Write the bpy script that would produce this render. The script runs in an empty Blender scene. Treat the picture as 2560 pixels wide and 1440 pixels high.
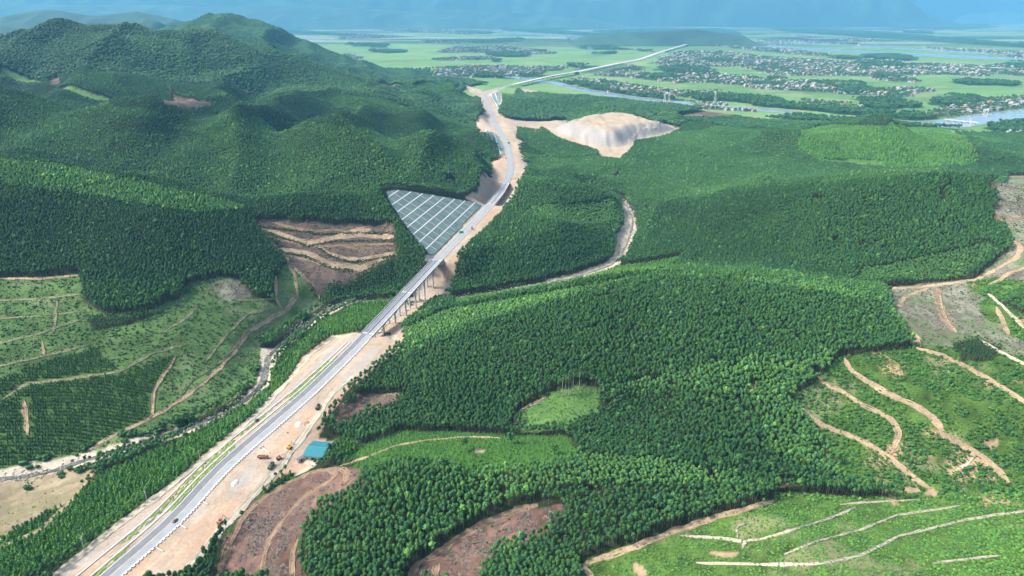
import bpy, math, random
import numpy as np

# ------------------------------------------------------------------ camera, sky, sun, exposure
scene = bpy.context.scene
R = math.radians
CAMZ = 300.0
FPX = 1707.0                      # focal length in pixels of the 2560 px wide photograph
PITCH = math.atan((720 - 25) / FPX)
cam_d = bpy.data.cameras.new('camera')
cam = bpy.data.objects.new('camera', cam_d)
scene.collection.objects.link(cam)
cam_d.sensor_width = 36.0
cam_d.lens = 36.0 * FPX / 2560.0
cam_d.clip_start = 1.0
cam_d.clip_end = 60000.0
cam.location = (0, 0, CAMZ)
cam.rotation_euler = (math.pi / 2 - PITCH, 0, 0)
scene.camera = cam

SUN_EL, SUN_AZ = R(47), R(-92)    # azimuth measured from +Y towards +X
world = bpy.data.worlds.new('World')
scene.world = world
world.use_nodes = True
wn = world.node_tree.nodes
wl = world.node_tree.links
bg = wn.get('Background')
sky = wn.new('ShaderNodeTexSky')
sky.sky_type = 'NISHITA'
sky.sun_disc = False
sky.sun_elevation = SUN_EL
sky.sun_rotation = SUN_AZ
sky.air_density = 1.0
sky.dust_density = 8.0
sky.ozone_density = 1.0
wl.new(sky.outputs['Color'], bg.inputs['Color'])
bg.inputs['Strength'].default_value = 0.115
sun_d = bpy.data.lights.new('sun', 'SUN')
sun_d.energy = 3.2
sun_d.angle = R(11)
sun_d.color = (1.0, 0.95, 0.88)
sun = bpy.data.objects.new('sun', sun_d)
scene.collection.objects.link(sun)
sun.location = (0, 0, 900)
# the lamp shines along its -Z: point it away from the sun's place in the sky
sv = np.array([math.sin(SUN_AZ) * math.cos(SUN_EL), math.cos(SUN_AZ) * math.cos(SUN_EL), math.sin(SUN_EL)])
sun.rotation_euler = (math.pi / 2 - SUN_EL, 0, math.pi - SUN_AZ)
scene.view_settings.view_transform = 'Standard'
scene.view_settings.look = 'None'
scene.view_settings.exposure = 0.9
scene.view_settings.gamma = 1.0
scene.view_settings.use_curve_mapping = False
cy = scene.cycles
cy.use_denoising = True
cy.use_adaptive_sampling = True
cy.adaptive_threshold = 0.03
cy.max_bounces = 5
cy.diffuse_bounces = 2
cy.glossy_bounces = 2
cy.transmission_bounces = 2
cy.volume_bounces = 3
cy.transparent_max_bounces = 4
cy.caustics_reflective = False
cy.caustics_refractive = False

rng = np.random.default_rng(7)
random.seed(7)
COL = scene.collection
HAZE_DENSITY = 0.000066

# ------------------------------------------------------------------ photograph geometry
SP, CP = math.sin(PITCH), math.cos(PITCH)


def rays(px, py):
    u = (np.asarray(px, float) - 1280) / FPX
    v = (np.asarray(py, float) - 720) / FPX
    return np.stack([u, CP - v * SP, -SP - v * CP], -1)


def at_z(px, py, z):
    d = rays(px, py)
    t = (z - CAMZ) / d[..., 2]
    return np.stack([d[..., 0] * t, d[..., 1] * t, np.zeros_like(t) + z], -1)


def at_d(px, py, dist):
    d = rays(px, py)
    return d * (dist / d[..., 1])[..., None]+ np.array([0, 0, CAMZ])


def project(p):
    q = np.asarray(p, float) - np.array([0, 0, CAMZ])
    dep = q[..., 1] * CP - q[..., 2] * SP
    return 1280 + FPX * q[..., 0] / dep, 720 + FPX * (-q[..., 1] * SP - q[..., 2] * CP) / dep, dep


# ------------------------------------------------------------------ noise
_lat = rng.random((256, 256))


def vnoise(x, y, seed=0):
    x = np.asarray(x, float) + seed * 37.7
    y = np.asarray(y, float) + seed * 91.3
    xi, yi = np.floor(x).astype(int), np.floor(y).astype(int)
    fx, fy = x - xi, y - yi
    fx, fy = fx * fx * (3 - 2 * fx), fy * fy * (3 - 2 * fy)
    a = _lat[xi & 255, yi & 255]; b = _lat[(xi + 1) & 255, yi & 255]
    c = _lat[xi & 255, (yi + 1) & 255]; d = _lat[(xi + 1) & 255, (yi + 1) & 255]
    return (a * (1 - fx) + b * fx) * (1 - fy) + (c * (1 - fx) + d * fx) * fy


def fbm(x, y, octaves=4, seed=0):
    s, a, t = 0, 1.0, 0
    for k in range(octaves):
        s = s + a * (vnoise(x * 2 ** k, y * 2 ** k, seed + k) - .5); t += a; a *= .5
    return s / t * 2


def sstep(a, b, x):
    t = np.clip((x - a) / (b - a), 0, 1)
    return t * t * (3 - 2 * t)


# ------------------------------------------------------------------ highway centre line
def catmull(P, step):
    P = np.asarray(P, float)
    Q = np.vstack([2 * P[0] - P[1], P, 2 * P[-1] - P[-2]])
    out = []
    for i in range(1, len(Q) - 2):
        n = max(2, int(np.linalg.norm(Q[i + 1] - Q[i]) / step))
        t = np.linspace(0, 1, n, endpoint=False)[:, None]
        out.append(.5 * ((2 * Q[i]) + (-Q[i - 1] + Q[i + 1]) * t + (2 * Q[i - 1] - 5 * Q[i] + 4 * Q[i + 1] - Q[i + 2]) * t ** 2
                         + (-Q[i - 1] + 3 * Q[i] - 3 * Q[i + 1] + Q[i + 2]) * t ** 3))
    out.append(Q[-2][None])
    return np.vstack(out)


def resample(P, step):
    P = np.asarray(P, float)
    s = np.r_[0, np.cumsum(np.linalg.norm(np.diff(P, axis=0), axis=1))]
    n = max(2, int(round(s[-1] / step)) + 1)
    q = np.linspace(0, s[-1], n)
    return np.stack([np.interp(q, s, P[:, k]) for k in range(P.shape[1])], 1)


road_px = [(287, 1430, 17), (438, 1296, 19), (564, 1162, 22), (727, 1020, 26), (800, 954, 28), (919, 835, 30),
           (1093, 650, 34), (1226, 511, 36), (1262, 462, 37), (1276, 425, 37), (1274, 392, 37), (1267, 358, 36), (1255, 335, 35),
           (1238, 308, 33), (1227, 281, 31), (1219, 261, 29), (1214, 246, 27), (1213, 236, 25), (1224, 228, 21),
           (1250, 220, 17), (1283, 211, 15), (1367, 192, 15), (1450, 177, 14), (1540, 159, 10), (1601, 147, 9), (1648, 131, 10),
           (1719, 110, 16), (1760, 101, 18), (1797, 93, 15)]
rp = np.array([at_z(a, b, c) for a, b, c in road_px])
rp = np.vstack([rp[0] + (rp[0] - rp[1]) * 1.0, rp])
ROAD = resample(catmull(rp, 6), 6.0)
rtan = np.gradient(ROAD[:, :2], axis=0)
rtan /= np.linalg.norm(rtan, axis=1)[:, None]
RNOR = np.stack([-rtan[:, 1], rtan[:, 0]], 1)      # left of travel
RS = np.r_[0, np.cumsum(np.linalg.norm(np.diff(ROAD, axis=0), axis=1))]


def road_idx(px, py, z):
    p = at_z(px, py, z)
    return int(np.argmin(np.hypot(ROAD[:, 0] - p[0], ROAD[:, 1] - p[1])))


I_B1, I_B2 = road_idx(919, 835, 30), road_idx(1093, 650, 34)       # first viaduct
I_C1, I_C2 = road_idx(1226, 511, 36), road_idx(1264, 458, 37)      # second viaduct
I_D1, I_D2 = road_idx(1290, 209, 15), road_idx(1440, 179, 14)      # river viaduct in the plain
I_E1, I_E2 = road_idx(1655, 129, 10), road_idx(1796, 93, 15)       # far viaduct over the rivers

# ------------------------------------------------------------------ terrain heights
cz = """
0 1200 6;200 1150 6;380 1100 6;560 1030 6;650 960 7;665 900 7;730 830 8;800 780 8;870 755 8;1040 752 8;0 1440 13;0 1330 8;120 1330 10;250 1230 11;450 1100 12;640 985 13;720 900 14;880 790 15
0 1000 26;0 870 42;0 760 52;100 690 62;220 830 40;250 790 45;460 745 48;450 900 26;300 1000 20;600 860 20;690 740 30;560 690 50;700 600 52;640 545 72;800 560 66;960 560 58;850 650 38;980 640 38;760 690 30;850 710 20;930 690 20
0 560 94;200 600 80;400 560 92;550 620 66;350 700 60;1030 560 54;985 520 66;965 478 86;1030 482 80;1090 489 68;1150 497 52;1060 600 44;1050 690 16;1000 740 9;1130 720 10;1120 680 18;1160 620 34;1240 530 34
1200 600 34;1350 560 46;1500 490 38;1300 510 46;1400 620 28;1540 500 14;1250 690 13;1400 660 14;1520 600 14;1310 715 8;1440 690 8;1540 650 8;1570 600 8;1582 550 8;1560 505 8;1470 478 14
1000 830 22;950 950 21;900 1000 20;1100 900 33;1200 800 42;1300 830 50;1500 780 62;1700 740 69;1900 740 72;2100 780 67;2250 840 56;1300 950 32;1600 900 48;1850 900 53;1700 1000 36;1900 1050 36;1950 1200 22;2100 1180 25;1750 1130 25;1560 1040 24;1180 755 30;1050 790 12
1300 737 43;1560 692 60;1800 674 71;2050 692 73;2200 745 66;850 1080 19;1000 1065 21;1280 1075 21;1000 1090 25;1200 1095 31;1400 1010 30;1280 1045 21;1470 985 34
1300 1105 38;1000 1145 41;870 1170 29;1600 1130 35;1800 1180 28;1400 1280 26;1200 1320 24;1050 1410 21;900 1300 37;1250 1400 29;1600 1250 40;1800 1240 33;1930 1245 23;620 1400 16;700 1300 19;750 1250 22;800 1400 24;1450 1180 40
2000 1300 32;1500 1440 25;2560 1330 54;2400 1440 62;2000 1440 46;1700 1330 25;2200 1330 42;2200 1250 23;2400 1235 25;2560 1220 30
2300 870 58;2050 930 48;2560 1000 58;2530 1190 30;2270 1230 22;2400 1050 46;2200 1080 36;2350 780 68;2500 700 74;2560 860 62;2440 850 64;2440 700 64;2270 730 57;2560 640 84;2560 780 66
1580 655 9;1700 620 22;1900 640 40;2150 690 50;2300 640 64;1650 560 20;1800 560 48;2000 560 68;2250 530 88;2450 560 92;1800 640 32;2000 700 46
1320 430 20;1420 440 22;1550 440 24;1700 450 28;1850 460 26;1950 445 18;1350 370 22;1450 400 18;1650 400 24;1800 380 30;1330 330 26;1310 300 24
1750 310 30;1900 330 22;2250 430 26;2450 420 22;2550 400 14;2520 330 4;2300 325 4;2100 300 3;1900 285 3;1700 265 3;1600 258 3;1450 232 4;1900 300 4
1270 240 20;1300 245 24;1500 250 30;1600 262 24;1420 270 34;1300 285 26
1390 338 24;1440 354 22;1500 390 20;1550 392 20;1595 352 22;1660 340 26;1708 324 28;1345 318 24
1140 430 52;1180 350 50;1150 300 50;1180 260 44;1185 320 40
"""
cd = """
0 388 790;150 410 780;300 437 770;450 470 765;600 505 765;900 470 860;820 480 830;700 500 790
1650 485 950;1900 462 900;2100 440 850;2300 427 825;2480 428 800;2560 432 790;1600 470 1050
0 227 1280;150 240 1260;300 257 1240;450 273 1220;700 302 1200;900 314 1185;1000 332 1170;1100 368 1120;1060 420 1030;850 410 1030;600 400 1040;300 380 1050;100 340 1090;500 340 1120;800 350 1105;250 300 1160
0 330 1110;460 258 1560;250 235 1560;850 262 1650;1000 260 1750;1080 300 1500;950 290 1500;650 265 1520;1040 240 2000
165 52 2100;300 86 2050;430 92 2150;530 86 2300;650 112 2400;800 165 2500;900 202 2600;60 110 1980;0 140 1900;200 160 1800;250 118 1880;600 205 1800;700 172 2050;420 180 1850;330 225 1620;100 190 1680;0 190 1720;500 235 1620;800 215 2000;560 135 2080
1000 232 2250;1060 205 2500;1110 206 2450;1155 217 2400;950 215 2500;1180 240 2350
2200 312 1500;2000 340 1400;2400 350 1400;2100 380 1330;2300 380 1330;2450 390 1300;2080 318 1480;2000 440 1130
2200 470 775;1800 500 870
550 42 3300;480 50 3350;430 66 3250;640 58 3350;700 85 3500;780 118 3800;600 75 3050
"""
CPT = []
for row in cz.replace('\n', ';').split(';'):
    if row.strip():
        a, b, c = map(float, row.split()); CPT.append(at_z(a, b, c))
for row in cd.replace('\n', ';').split(';'):
    if row.strip():
        a, b, c = map(float, row.split()); CPT.append(at_d(a, b, c) - np.array([0, 0, 9.0]))      # crest outlines are seen over the canopy
# the plain, and the low ground in the valleys that the photograph cannot see
for a, b in [(900, 178), (1000, 190), (1150, 195), (880, 150), (860, 140), (750, 100), (1300, 190), (1500, 200), (1800, 260), (2100, 270), (2560, 260), (1000, 120),
             (1600, 150), (2200, 180), (2560, 200), (1400, 120), (1900, 130), (640, 62), (900, 80), (1200, 100), (2500, 120)]:
    CPT.append(at_z(a, b, 1.0))
for x, y, z in [(-620, 900, 62), (-430, 890, 54), (-270, 890, 50), (-180, 930, 48), (-420, 1400, 66), (-800, 1420, 84), (-1000, 1450, 90), (-200, 1360, 56), (-900, 2750, 90), (-1500, 2750, 100), (650, 960, 28), (500, 1000, 22), (850, 930, 36), (-1900, 2800, 110),
                (-1300, 4300, 10), (-2400, 3900, 20), (-2500, 3300, 60), (-1900, 4600, 5), (650, 1200, 24), (400, 1180, 18), (900, 1150, 28), (-700, 500, 60), (-900, 850, 120),
                (-1400, 1400, 120), (-2300, 2500, 150), (-2400, 1500, 120), (900, 700, 90), (1200, 1000, 70), (1500, 1500, 30), (2300, 2200, 2), (600, 400, 70), (500, 250, 60), (-500, 250, 8), (0, 120, 22), (300, 150, 40),
                (-300, 120, 15), (-2500, 5400, 40), (0, 5400, 0), (2500, 5400, 0), (2500, 4000, 0), (0, 4000, 0), (2500, 3000, 0)]:
    CPT.append(np.array([x, y, z], float))
CPT = np.array(CPT)


def krn(r2):
    return np.sqrt(r2 + 35.0 ** 2)


def fit_rbf(P):
    d2 = (P[:, None, 0] - P[None, :, 0]) ** 2 + (P[:, None, 1] - P[None, :, 1]) ** 2
    n = len(P)
    A = np.zeros((n + 1, n + 1))
    A[:n, :n] = -krn(d2) + np.eye(n) * -6.0 * 0 + np.eye(n) * 8.0
    A[:n, n] = 1; A[n, :n] = 1
    w = np.linalg.solve(A, np.r_[P[:, 2], 0])
    return w


W = fit_rbf(CPT)
GX0, GX1, GY0, GY1, GS = -2700.0, 2700.0, 80.0, 5500.0, 5.0
cx_ = np.arange(GX0, GX1 + 1, 10.0); cy_ = np.arange(GY0, GY1 + 1, 10.0)
XX, YY = np.meshgrid(cx_, cy_)
Hc = np.full(XX.shape, W[-1])
xx32, yy32 = XX.astype(np.float32), YY.astype(np.float32)
acc = np.zeros(XX.shape, np.float32)
for (x, y, z), w in zip(CPT, W[:-1]):
    acc -= np.float32(w) * np.sqrt((xx32 - np.float32(x)) ** 2 + (yy32 - np.float32(y)) ** 2 + np.float32(1225.0))
Hc = Hc + acc
gx = np.arange(GX0, GX1 + 1, GS); gy = np.arange(GY0, GY1 + 1, GS)


def bilin(A, x0, y0, s, x, y):
    fx = np.clip((np.asarray(x) - x0) / s, 0, A.shape[1] - 1.001)
    fy = np.clip((np.asarray(y) - y0) / s, 0, A.shape[0] - 1.001)
    i, j = fx.astype(int), fy.astype(int)
    fx, fy = fx - i, fy - j
    return (A[j, i] * (1 - fx) + A[j, i + 1] * fx) * (1 - fy) + (A[j + 1, i] * (1 - fx) + A[j + 1, i + 1] * fx) * fy


XX, YY = np.meshgrid(gx, gy)
H = bilin(Hc, GX0, GY0, 10.0, XX, YY)
# spurs and gullies on the higher ground, none on the plain
hilly = sstep(10, 48, H)
ridg = 1 - np.abs(fbm(XX / 150 + .35 * fbm(XX / 200, YY / 160, 2, 9) + YY / 900, YY / 620, 2, 3))
far_w = sstep(820, 1150, YY) * (1 - .55 * sstep(1450, 1900, YY))
_hc = at_z(1530, 330, 45)
hilly = hilly * sstep(200, 330, np.hypot(XX - _hc[0], YY - _hc[1]))
H += hilly * (ridg - .72) * (20 + 75 * far_w) + hilly * fbm(XX / 60, YY / 60, 2, 5) * (2.2 + 1.5 * far_w)
# the plain
plain = sstep(2200, 2900, YY + .15 * XX)
H = H * (1 - plain * (1 - sstep(3, 18, H))) + 0.8 * plain * (1 - sstep(3, 18, H))
H = np.maximum(H, 0.6)


def near_line(P, width, reach):
    """distance to a poly-line, index of its nearest point; inf farther than reach"""
    D = np.full(XX.shape, np.inf, np.float32); I = np.zeros(XX.shape, int)
    n = int(reach / GS) + 2
    for k, p in enumerate(P):
        i, j = int((p[0] - GX0) / GS), int((p[1] - GY0) / GS)
        a, b, c, d = max(i - n, 0), min(i + n, len(gx)), max(j - n, 0), min(j + n, len(gy))
        if a >= b or c >= d: continue
        dd = np.hypot(XX[c:d, a:b] - p[0], YY[c:d, a:b] - p[1])
        m = dd < D[c:d, a:b]
        D[c:d, a:b][m] = dd[m]; I[c:d, a:b][m] = k
    return D, I


# spoil heap: flat top, flanks at the angle of loose rock
_fr = at_z(*np.array([(1352, 314), (1388, 336), (1440, 352), (1500, 368), (1560, 366), (1600, 350), (1660, 341), (1712, 325)], float).T, 21.0)
_bk = at_z(*np.array([(1400, 300), (1440, 288), (1500, 281), (1560, 279), (1620, 285), (1672, 300)], float).T, 52.0) + np.array([0, 42, 0])
HEAP_W = np.vstack([_fr, _bk[::-1]])
_r = np.zeros(XX.shape, bool)
for _i in range(len(HEAP_W)):
    x1, y1 = HEAP_W[_i][:2]; x2, y2 = HEAP_W[_i - 1][:2]
    _r ^= ((y1 > YY) != (y2 > YY)) & (XX < (x2 - x1) * (YY - y1) / (y2 - y1 + 1e-9) + x1)
_D, _ = near_line(resample(np.vstack([HEAP_W, HEAP_W[:1]]), 4.0), 0, 150)
_D = np.where(np.isfinite(_D), _D, 150)
_top = 30 + 4 * fbm(XX / 60, YY / 60, 2, 301)
H = np.where(_r, np.maximum(np.minimum(H, 24), 22 + _top * (1 - np.exp(-(_D * 1.05 / _top) ** 1.8)) + np.where(_D < 55, 1.6 * fbm(XX / 11, YY / 11, 2, 303), 0)), H)
DR, IR = near_line(ROAD[RS < 4200], 0, 110)
side = (XX - ROAD[IR, 0]) * RNOR[IR, 0] + (YY - ROAD[IR, 1]) * RNOR[IR, 1]      # + is left of the road
k = np.arange(len(ROAD))
flatL = np.interp(k, [0, I_B1 - 12, I_B1, I_B2, I_B2 + 6, I_C1, I_C2, I_D1], [30, 22, 14, 8.5, 8.5, 9, 10, 9])
flatR = np.interp(k, [0, I_B1 - 12, I_B1, I_B2, I_B2 + 6, I_C1 - 3, I_C1, I_C2, I_D1], [31, 25, 26, 20, 30, 24, 10, 16, 9])
blL = np.interp(k, [0, I_B1, I_B2, I_C1, I_C2, I_D1], [20, 25, 30, 30, 40, 30])
onbridge = (((k > I_B1) & (k < I_B2)) | ((k > I_C1) & (k < I_C2)) | ((k > I_D1) & (k < I_D2)) | (k > I_E1)).astype(float)
fl = np.where(side > 0, flatL[IR], flatR[IR])
wgt = 1 - sstep(fl, fl + blL[IR], DR)
wgt = np.where(np.isfinite(DR), wgt, 0) * (1 - onbridge[IR])
H = H * (1 - wgt) + (ROAD[IR, 2] - .35) * wgt
# ground stays well below the decks
_b = np.where(np.isfinite(DR), 1 - sstep(11, 34, DR), 0) * onbridge[IR]
H = H * (1 - _b) + np.minimum(H, np.maximum(ROAD[IR, 2] - 9, .6)) * _b
# the big cut slope left of the road: one even plane
i_mid = (I_B2 + I_C1) // 2
S_T, S_N, S_O, S_G, S_M = rtan[i_mid], RNOR[i_mid], ROAD[i_mid], (ROAD[I_C1, 2] - ROAD[I_B2, 2]) / (RS[I_C1] - RS[I_B2]), .54


def slope_z(x, y):
    u = (x - S_O[0]) * S_T[0] + (y - S_O[1]) * S_T[1]; v = (x - S_O[0]) * S_N[0] + (y - S_O[1]) * S_N[1]
    return S_O[2] + S_G * u + S_M * (v - 9.5)


SLOPE1 = [(1092, 632), (1203, 514), (1192, 508), (1130, 497), (1060, 485), (990, 475), (967, 480), (972, 502), (1010, 560), (1050, 612), (1078, 640)]
_d = rays(*np.array(SLOPE1, float).T)
_n = np.array([-(S_G * S_T[0] + S_M * S_N[0]), -(S_G * S_T[1] + S_M * S_N[1]), 1.0]); _p0 = np.array([S_O[0] + 9.5 * S_N[0], S_O[1] + 9.5 * S_N[1], S_O[2]])
_t = ((_p0 - np.array([0, 0, CAMZ])) @ _n) / (_d @ _n)
SLOPE_W = _d * _t[:, None] + np.array([0, 0, CAMZ])
_x, _y = XX, YY
_r = np.zeros(XX.shape, bool)
for _i in range(len(SLOPE_W)):
    x1, y1 = SLOPE_W[_i][:2]; x2, y2 = SLOPE_W[_i - 1][:2]
    _r ^= ((y1 > _y) != (y2 > _y)) & (_x < (x2 - x1) * (_y - y1) / (y2 - y1) + x1)
_D, _ = near_line(resample(np.vstack([SLOPE_W, SLOPE_W[:1]]), 3.0), 0, 40)
_w = np.where(_r, 1.0, np.where(np.isfinite(_D), 1 - sstep(3, 30, _D), 0)) * (side > 7)
H = H * (1 - _w) + np.maximum(slope_z(XX, YY), ROAD[IR, 2] * 0 + 8) * _w
# stream under the viaduct and on both sides
stream_px = [(-60, 1205), (100, 1180), (240, 1140), (330, 1113), (440, 1085), (540, 1040), (610, 1000), (655, 960), (668, 910), (680, 880), (730, 835), (790, 790), (850, 760), (960, 750), (1060, 752),
             (1180, 738), (1310, 716), (1420, 696), (1500, 672), (1545, 648), (1566, 610), (1580, 570), (1580, 540), (1560, 505), (1540, 488), (1480, 478)]
STREAM = resample(catmull(np.array([at_z(a, b, 6.5) for a, b in stream_px]), 8), 5.0)
DS, IS = near_line(STREAM, 0, 100)
sw = np.where(np.isfinite(DS), 1 - sstep(5, 34, DS), 0)
H = H * (1 - sw) + np.minimum(H, 6.6) * sw
H -= np.where(np.isfinite(DS), 1 - sstep(2.5, 8, DS), 0) * 1.2


RIV_TOP = [(1235, 186), (1300, 192), (1365, 201), (1402, 206), (1461, 221), (1519, 229), (1569, 238), (1648, 248), (1750, 259), (1969, 275), (2036, 284), (2137, 295), (2237, 304), (2365, 299), (2405, 290), (2460, 282), (2640, 264)]
RIV_BOT = [(1235, 190), (1300, 198), (1391, 213), (1437, 226), (1484, 234), (1531, 243), (1590, 251), (1672, 256), (1780, 269), (2002, 286), (2103, 297), (2204, 307), (2321, 319), (2405, 319), (2440, 314), (2480, 308), (2640, 294)]
_P = at_z(*np.array(RIV_TOP + RIV_BOT[::-1], float).T, 1.25)
_r = np.zeros(XX.shape, bool)
for _i in range(len(_P)):
    x1, y1 = _P[_i][:2]; x2, y2 = _P[_i - 1][:2]
    _r ^= ((y1 > YY) != (y2 > YY)) & (XX < (x2 - x1) * (YY - y1) / (y2 - y1 + 1e-9) + x1)
_D, _ = near_line(resample(np.vstack([_P, _P[:1]]), 6.0), 0, 60)
_w = np.where(_r, 1.0, np.where(np.isfinite(_D), 1 - sstep(4, 55, _D), 0))
H = H * (1 - _w) + np.minimum(H, .45) * _w


def height(x, y):
    inside = (np.asarray(x) > GX0) & (np.asarray(x) < GX1) & (np.asarray(y) < GY1)
    return np.where(inside, bilin(H, GX0, GY0, GS, x, y), 0.8)


def ground(px, py, lift=0.0):
    """pixels of the photograph -> points on the ground (or on a canopy `lift` metres above it)"""
    px, py = np.atleast_1d(np.asarray(px, float)), np.atleast_1d(np.asarray(py, float))
    d = rays(px, py)
    d = d / d[:, 1:2]
    ts = 180 * 1.0035 ** np.arange(1330)
    done = np.zeros(len(px), bool); t_hit = np.full(len(px), ts[-1]); prev = np.full(len(px), 150.0)
    for t in ts:
        x, z = d[:, 0] * t, CAMZ + d[:, 2] * t
        below = (z < height(x, np.full_like(x, t)) + lift) & ~done
        t_hit[below] = t; done |= below
        if done.all(): break
    lo, hi = t_hit / 1.0035, t_hit.copy()
    for _ in range(12):
        m = .5 * (lo + hi)
        b = CAMZ + d[:, 2] * m < height(d[:, 0] * m, m) + lift
        hi = np.where(b, m, hi); lo = np.where(b, lo, m)
    x, y = d[:, 0] * hi, hi
    return np.stack([x, y, height(x, y)], 1)


# ------------------------------------------------------------------ land cover, drawn as outlines on the ground
FOREST, YOUNG, ROWS, GRASS, CUT, EARTH, SAND, SCRUB, BED, GREY, FIELD, TOWN, WOOD, TRACK, MEADOW = range(15)
PAINT = []                                 # (cover or None, outline on the ground, brightness, height of the stand, raggedness)


def in_poly(P, x, y):
    r = np.zeros(x.shape, bool); n = len(P)
    for i in range(n):
        x1, y1 = P[i][:2]; x2, y2 = P[i - 1][:2]
        if y1 == y2: continue
        r ^= ((y1 > y) != (y2 > y)) & (x < (x2 - x1) * (y - y1) / (y2 - y1) + x1)
    return r


def outline(poly, lift=0.0, dens=25):
    out = []
    for i in range(len(poly)):
        a, b = poly[i], poly[(i + 1) % len(poly)]
        n = max(1, int(math.hypot(b[0] - a[0], b[1] - a[1]) / dens))
        for j in range(n):
            t = j / n
            la = a[2] if len(a) > 2 else 0; lb = b[2] if len(b) > 2 else 0
            out.append((a[0] + (b[0] - a[0]) * t, a[1] + (b[1] - a[1]) * t, la + (lb - la) * t))
    o = np.array(out)
    g0 = ground(o[:, 0], o[:, 1], lift)
    if (o[:, 2] > 0).any():
        g1 = ground(o[:, 0], o[:, 1], 11.0)
        g0 = np.where(o[:, 2:3] > 0.5, g1, g0)
    return g0


def wob(x, y, a=5.0, s=22.0):
    return x + a * fbm(x / s, y / s, 3, 21), y + a * fbm(x / s, y / s, 3, 31)


def paint(cls, poly, lift=0.0, tint=None, scl=None, rough=4.0):
    PAINT.append((cls, outline(poly, lift), tint, scl, rough))


DSF = np.where(np.isfinite(DS), DS, 999.0)
DRF = np.where(np.isfinite(DR), DR, 999.0)


def classify(x, y):
    """cover, stand brightness and stand height at places on the ground"""
    x, y = np.asarray(x, float).ravel(), np.asarray(y, float).ravel()
    h = height(x, y)
    c = np.full(x.shape, FOREST, np.int8)
    c[(h < 12) & (y + .12 * x > 2350)] = FIELD
    c[(y > 1750) & (x > 300) & (h < 9)] = FIELD
    tint = 1 + .22 * fbm(x / 170, y / 170, 3, 51)
    # planted blocks differ in age: each block has its own shade and height
    bx_, by_ = x + 60 * fbm(x / 110, y / 110, 2, 53), y + 60 * fbm(x / 110, y / 110, 2, 57)
    bi, bj = np.floor((bx_ * .9 + by_ * .4) / 150).astype(int), np.floor((by_ * .9 - bx_ * .4) / 120).astype(int)
    tint = tint * (.74 + .56 * _lat[(bi * 17) & 255, (bj * 29) & 255]); scl = .84 + .26 * _lat[(bi * 31) & 255, (bj * 11) & 255]
    wx1, wy1 = fbm(x / 22, y / 22, 3, 21), fbm(x / 22, y / 22, 3, 31)
    for cl, P, ti, sc, ro in PAINT:
        m = np.where((x > P[:, 0].min() - 15) & (x < P[:, 0].max() + 15) & (y > P[:, 1].min() - 15) & (y < P[:, 1].max() + 15))[0]
        if not len(m): continue
        m = m[in_poly(P, x[m] + ro * wx1[m], y[m] + ro * wy1[m])]
        if cl is not None: c[m] = cl
        if ti is not None: tint[m] = ti * (1 + .4 * (tint[m] - 1) * (ti <= 1.6))
        if sc is not None: scl[m] = sc
    i = np.clip(((x - GX0) / GS + .5).astype(int), 0, len(gx) - 1); j = np.clip(((y - GY0) / GS + .5).astype(int), 0, len(gy) - 1)
    # low bright growth on the bank in front of the gravel bed
    bank = (bilin(DSF, GX0, GY0, GS, x, y) < 80) & (x > 30) & (x < 230) & (y < np.minimum(STREAM[IS[j, i], 1] + 2, 790)) & (c == FOREST)
    c[bank] = YOUNG; tint[bank] = 1.6; scl[bank] = .55
    c[(bilin(DSF, GX0, GY0, GS, x, y) < 9 + 3 * wx1) & (x > 40) & (y < 950)] = BED
    c[in_poly(HEAP_W, x, y)] = EARTH
    dr = bilin(DRF, GX0, GY0, GS, x, y)
    nb = onbridge[IR[j, i]] < .5
    c[(dr < np.where((y > 960) & (y < 2500), 24 + 14 * wx1, 15 + 3 * wx1)) & nb & (y < 2800)] = EARTH
    c[(dr < 105) & (y > 2380) & (c == FOREST)] = FIELD
    c[(dr < 30 + 14 * wx1) & (y > 960) & (y < 1250)] = EARTH
    c[(dr < 22) & (y < 520)] = EARTH
    return c, tint, scl


# plain and the far country
# stand tints: lit crests and shaded faces painted in, besides the stands' own greens
paint(None, [(1600, 640), (1650, 500), (1900, 472), (2100, 447), (2300, 432), (2480, 434), (2520, 600), (2440, 690), (2150, 700), (1850, 655)], 9, tint=.78)
paint(None, [(1580, 470), (1700, 400), (1900, 350), (2000, 330), (2000, 420), (2100, 432), (1900, 465)], 9, tint=1.12)
paint(None, [(0, 385), (160, 405), (320, 437), (620, 505), (560, 520), (420, 510), (250, 480), (0, 450)], 11, tint=1.9)
paint(None, [(0, 225), (450, 272), (430, 290), (200, 270), (0, 250)], 11, tint=1.2)
paint(None, [(1000, 820), (1100, 770), (1300, 735), (1560, 690), (1560, 705), (1380, 750), (1180, 800), (1050, 850), (1000, 900)], 8, tint=1.9, scl=.7)
paint(YOUNG, [(1130, 748), (1290, 726), (1400, 706), (1500, 682), (1600, 672), (1720, 672), (1640, 690), (1500, 708), (1380, 730), (1250, 756), (1130, 775)], tint=1.8, scl=.7)
paint(None, [(1700, 672), (1850, 680), (2050, 690), (2200, 740), (2000, 710), (1800, 695)], 11, tint=1.5)
paint(None, [(2150, 700), (2400, 690), (2500, 620), (2470, 600), (2300, 640), (2140, 670)], 6, tint=1.35, scl=.72)
paint(None, [(1450, 700), (1800, 680), (2200, 745), (2285, 840), (2090, 890), (1850, 890), (1600, 920), (1500, 850)], 9, tint=.86)
paint(None, [(1000, 1070), (1280, 1070), (1290, 1000), (1100, 960), (950, 980), (830, 1060)], 9, tint=.78)
paint(None, [(1500, 985), (1700, 960), (1880, 985), (1980, 1200), (1750, 1150), (1480, 1080), (1440, 1040)], 9, tint=.78)
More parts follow.
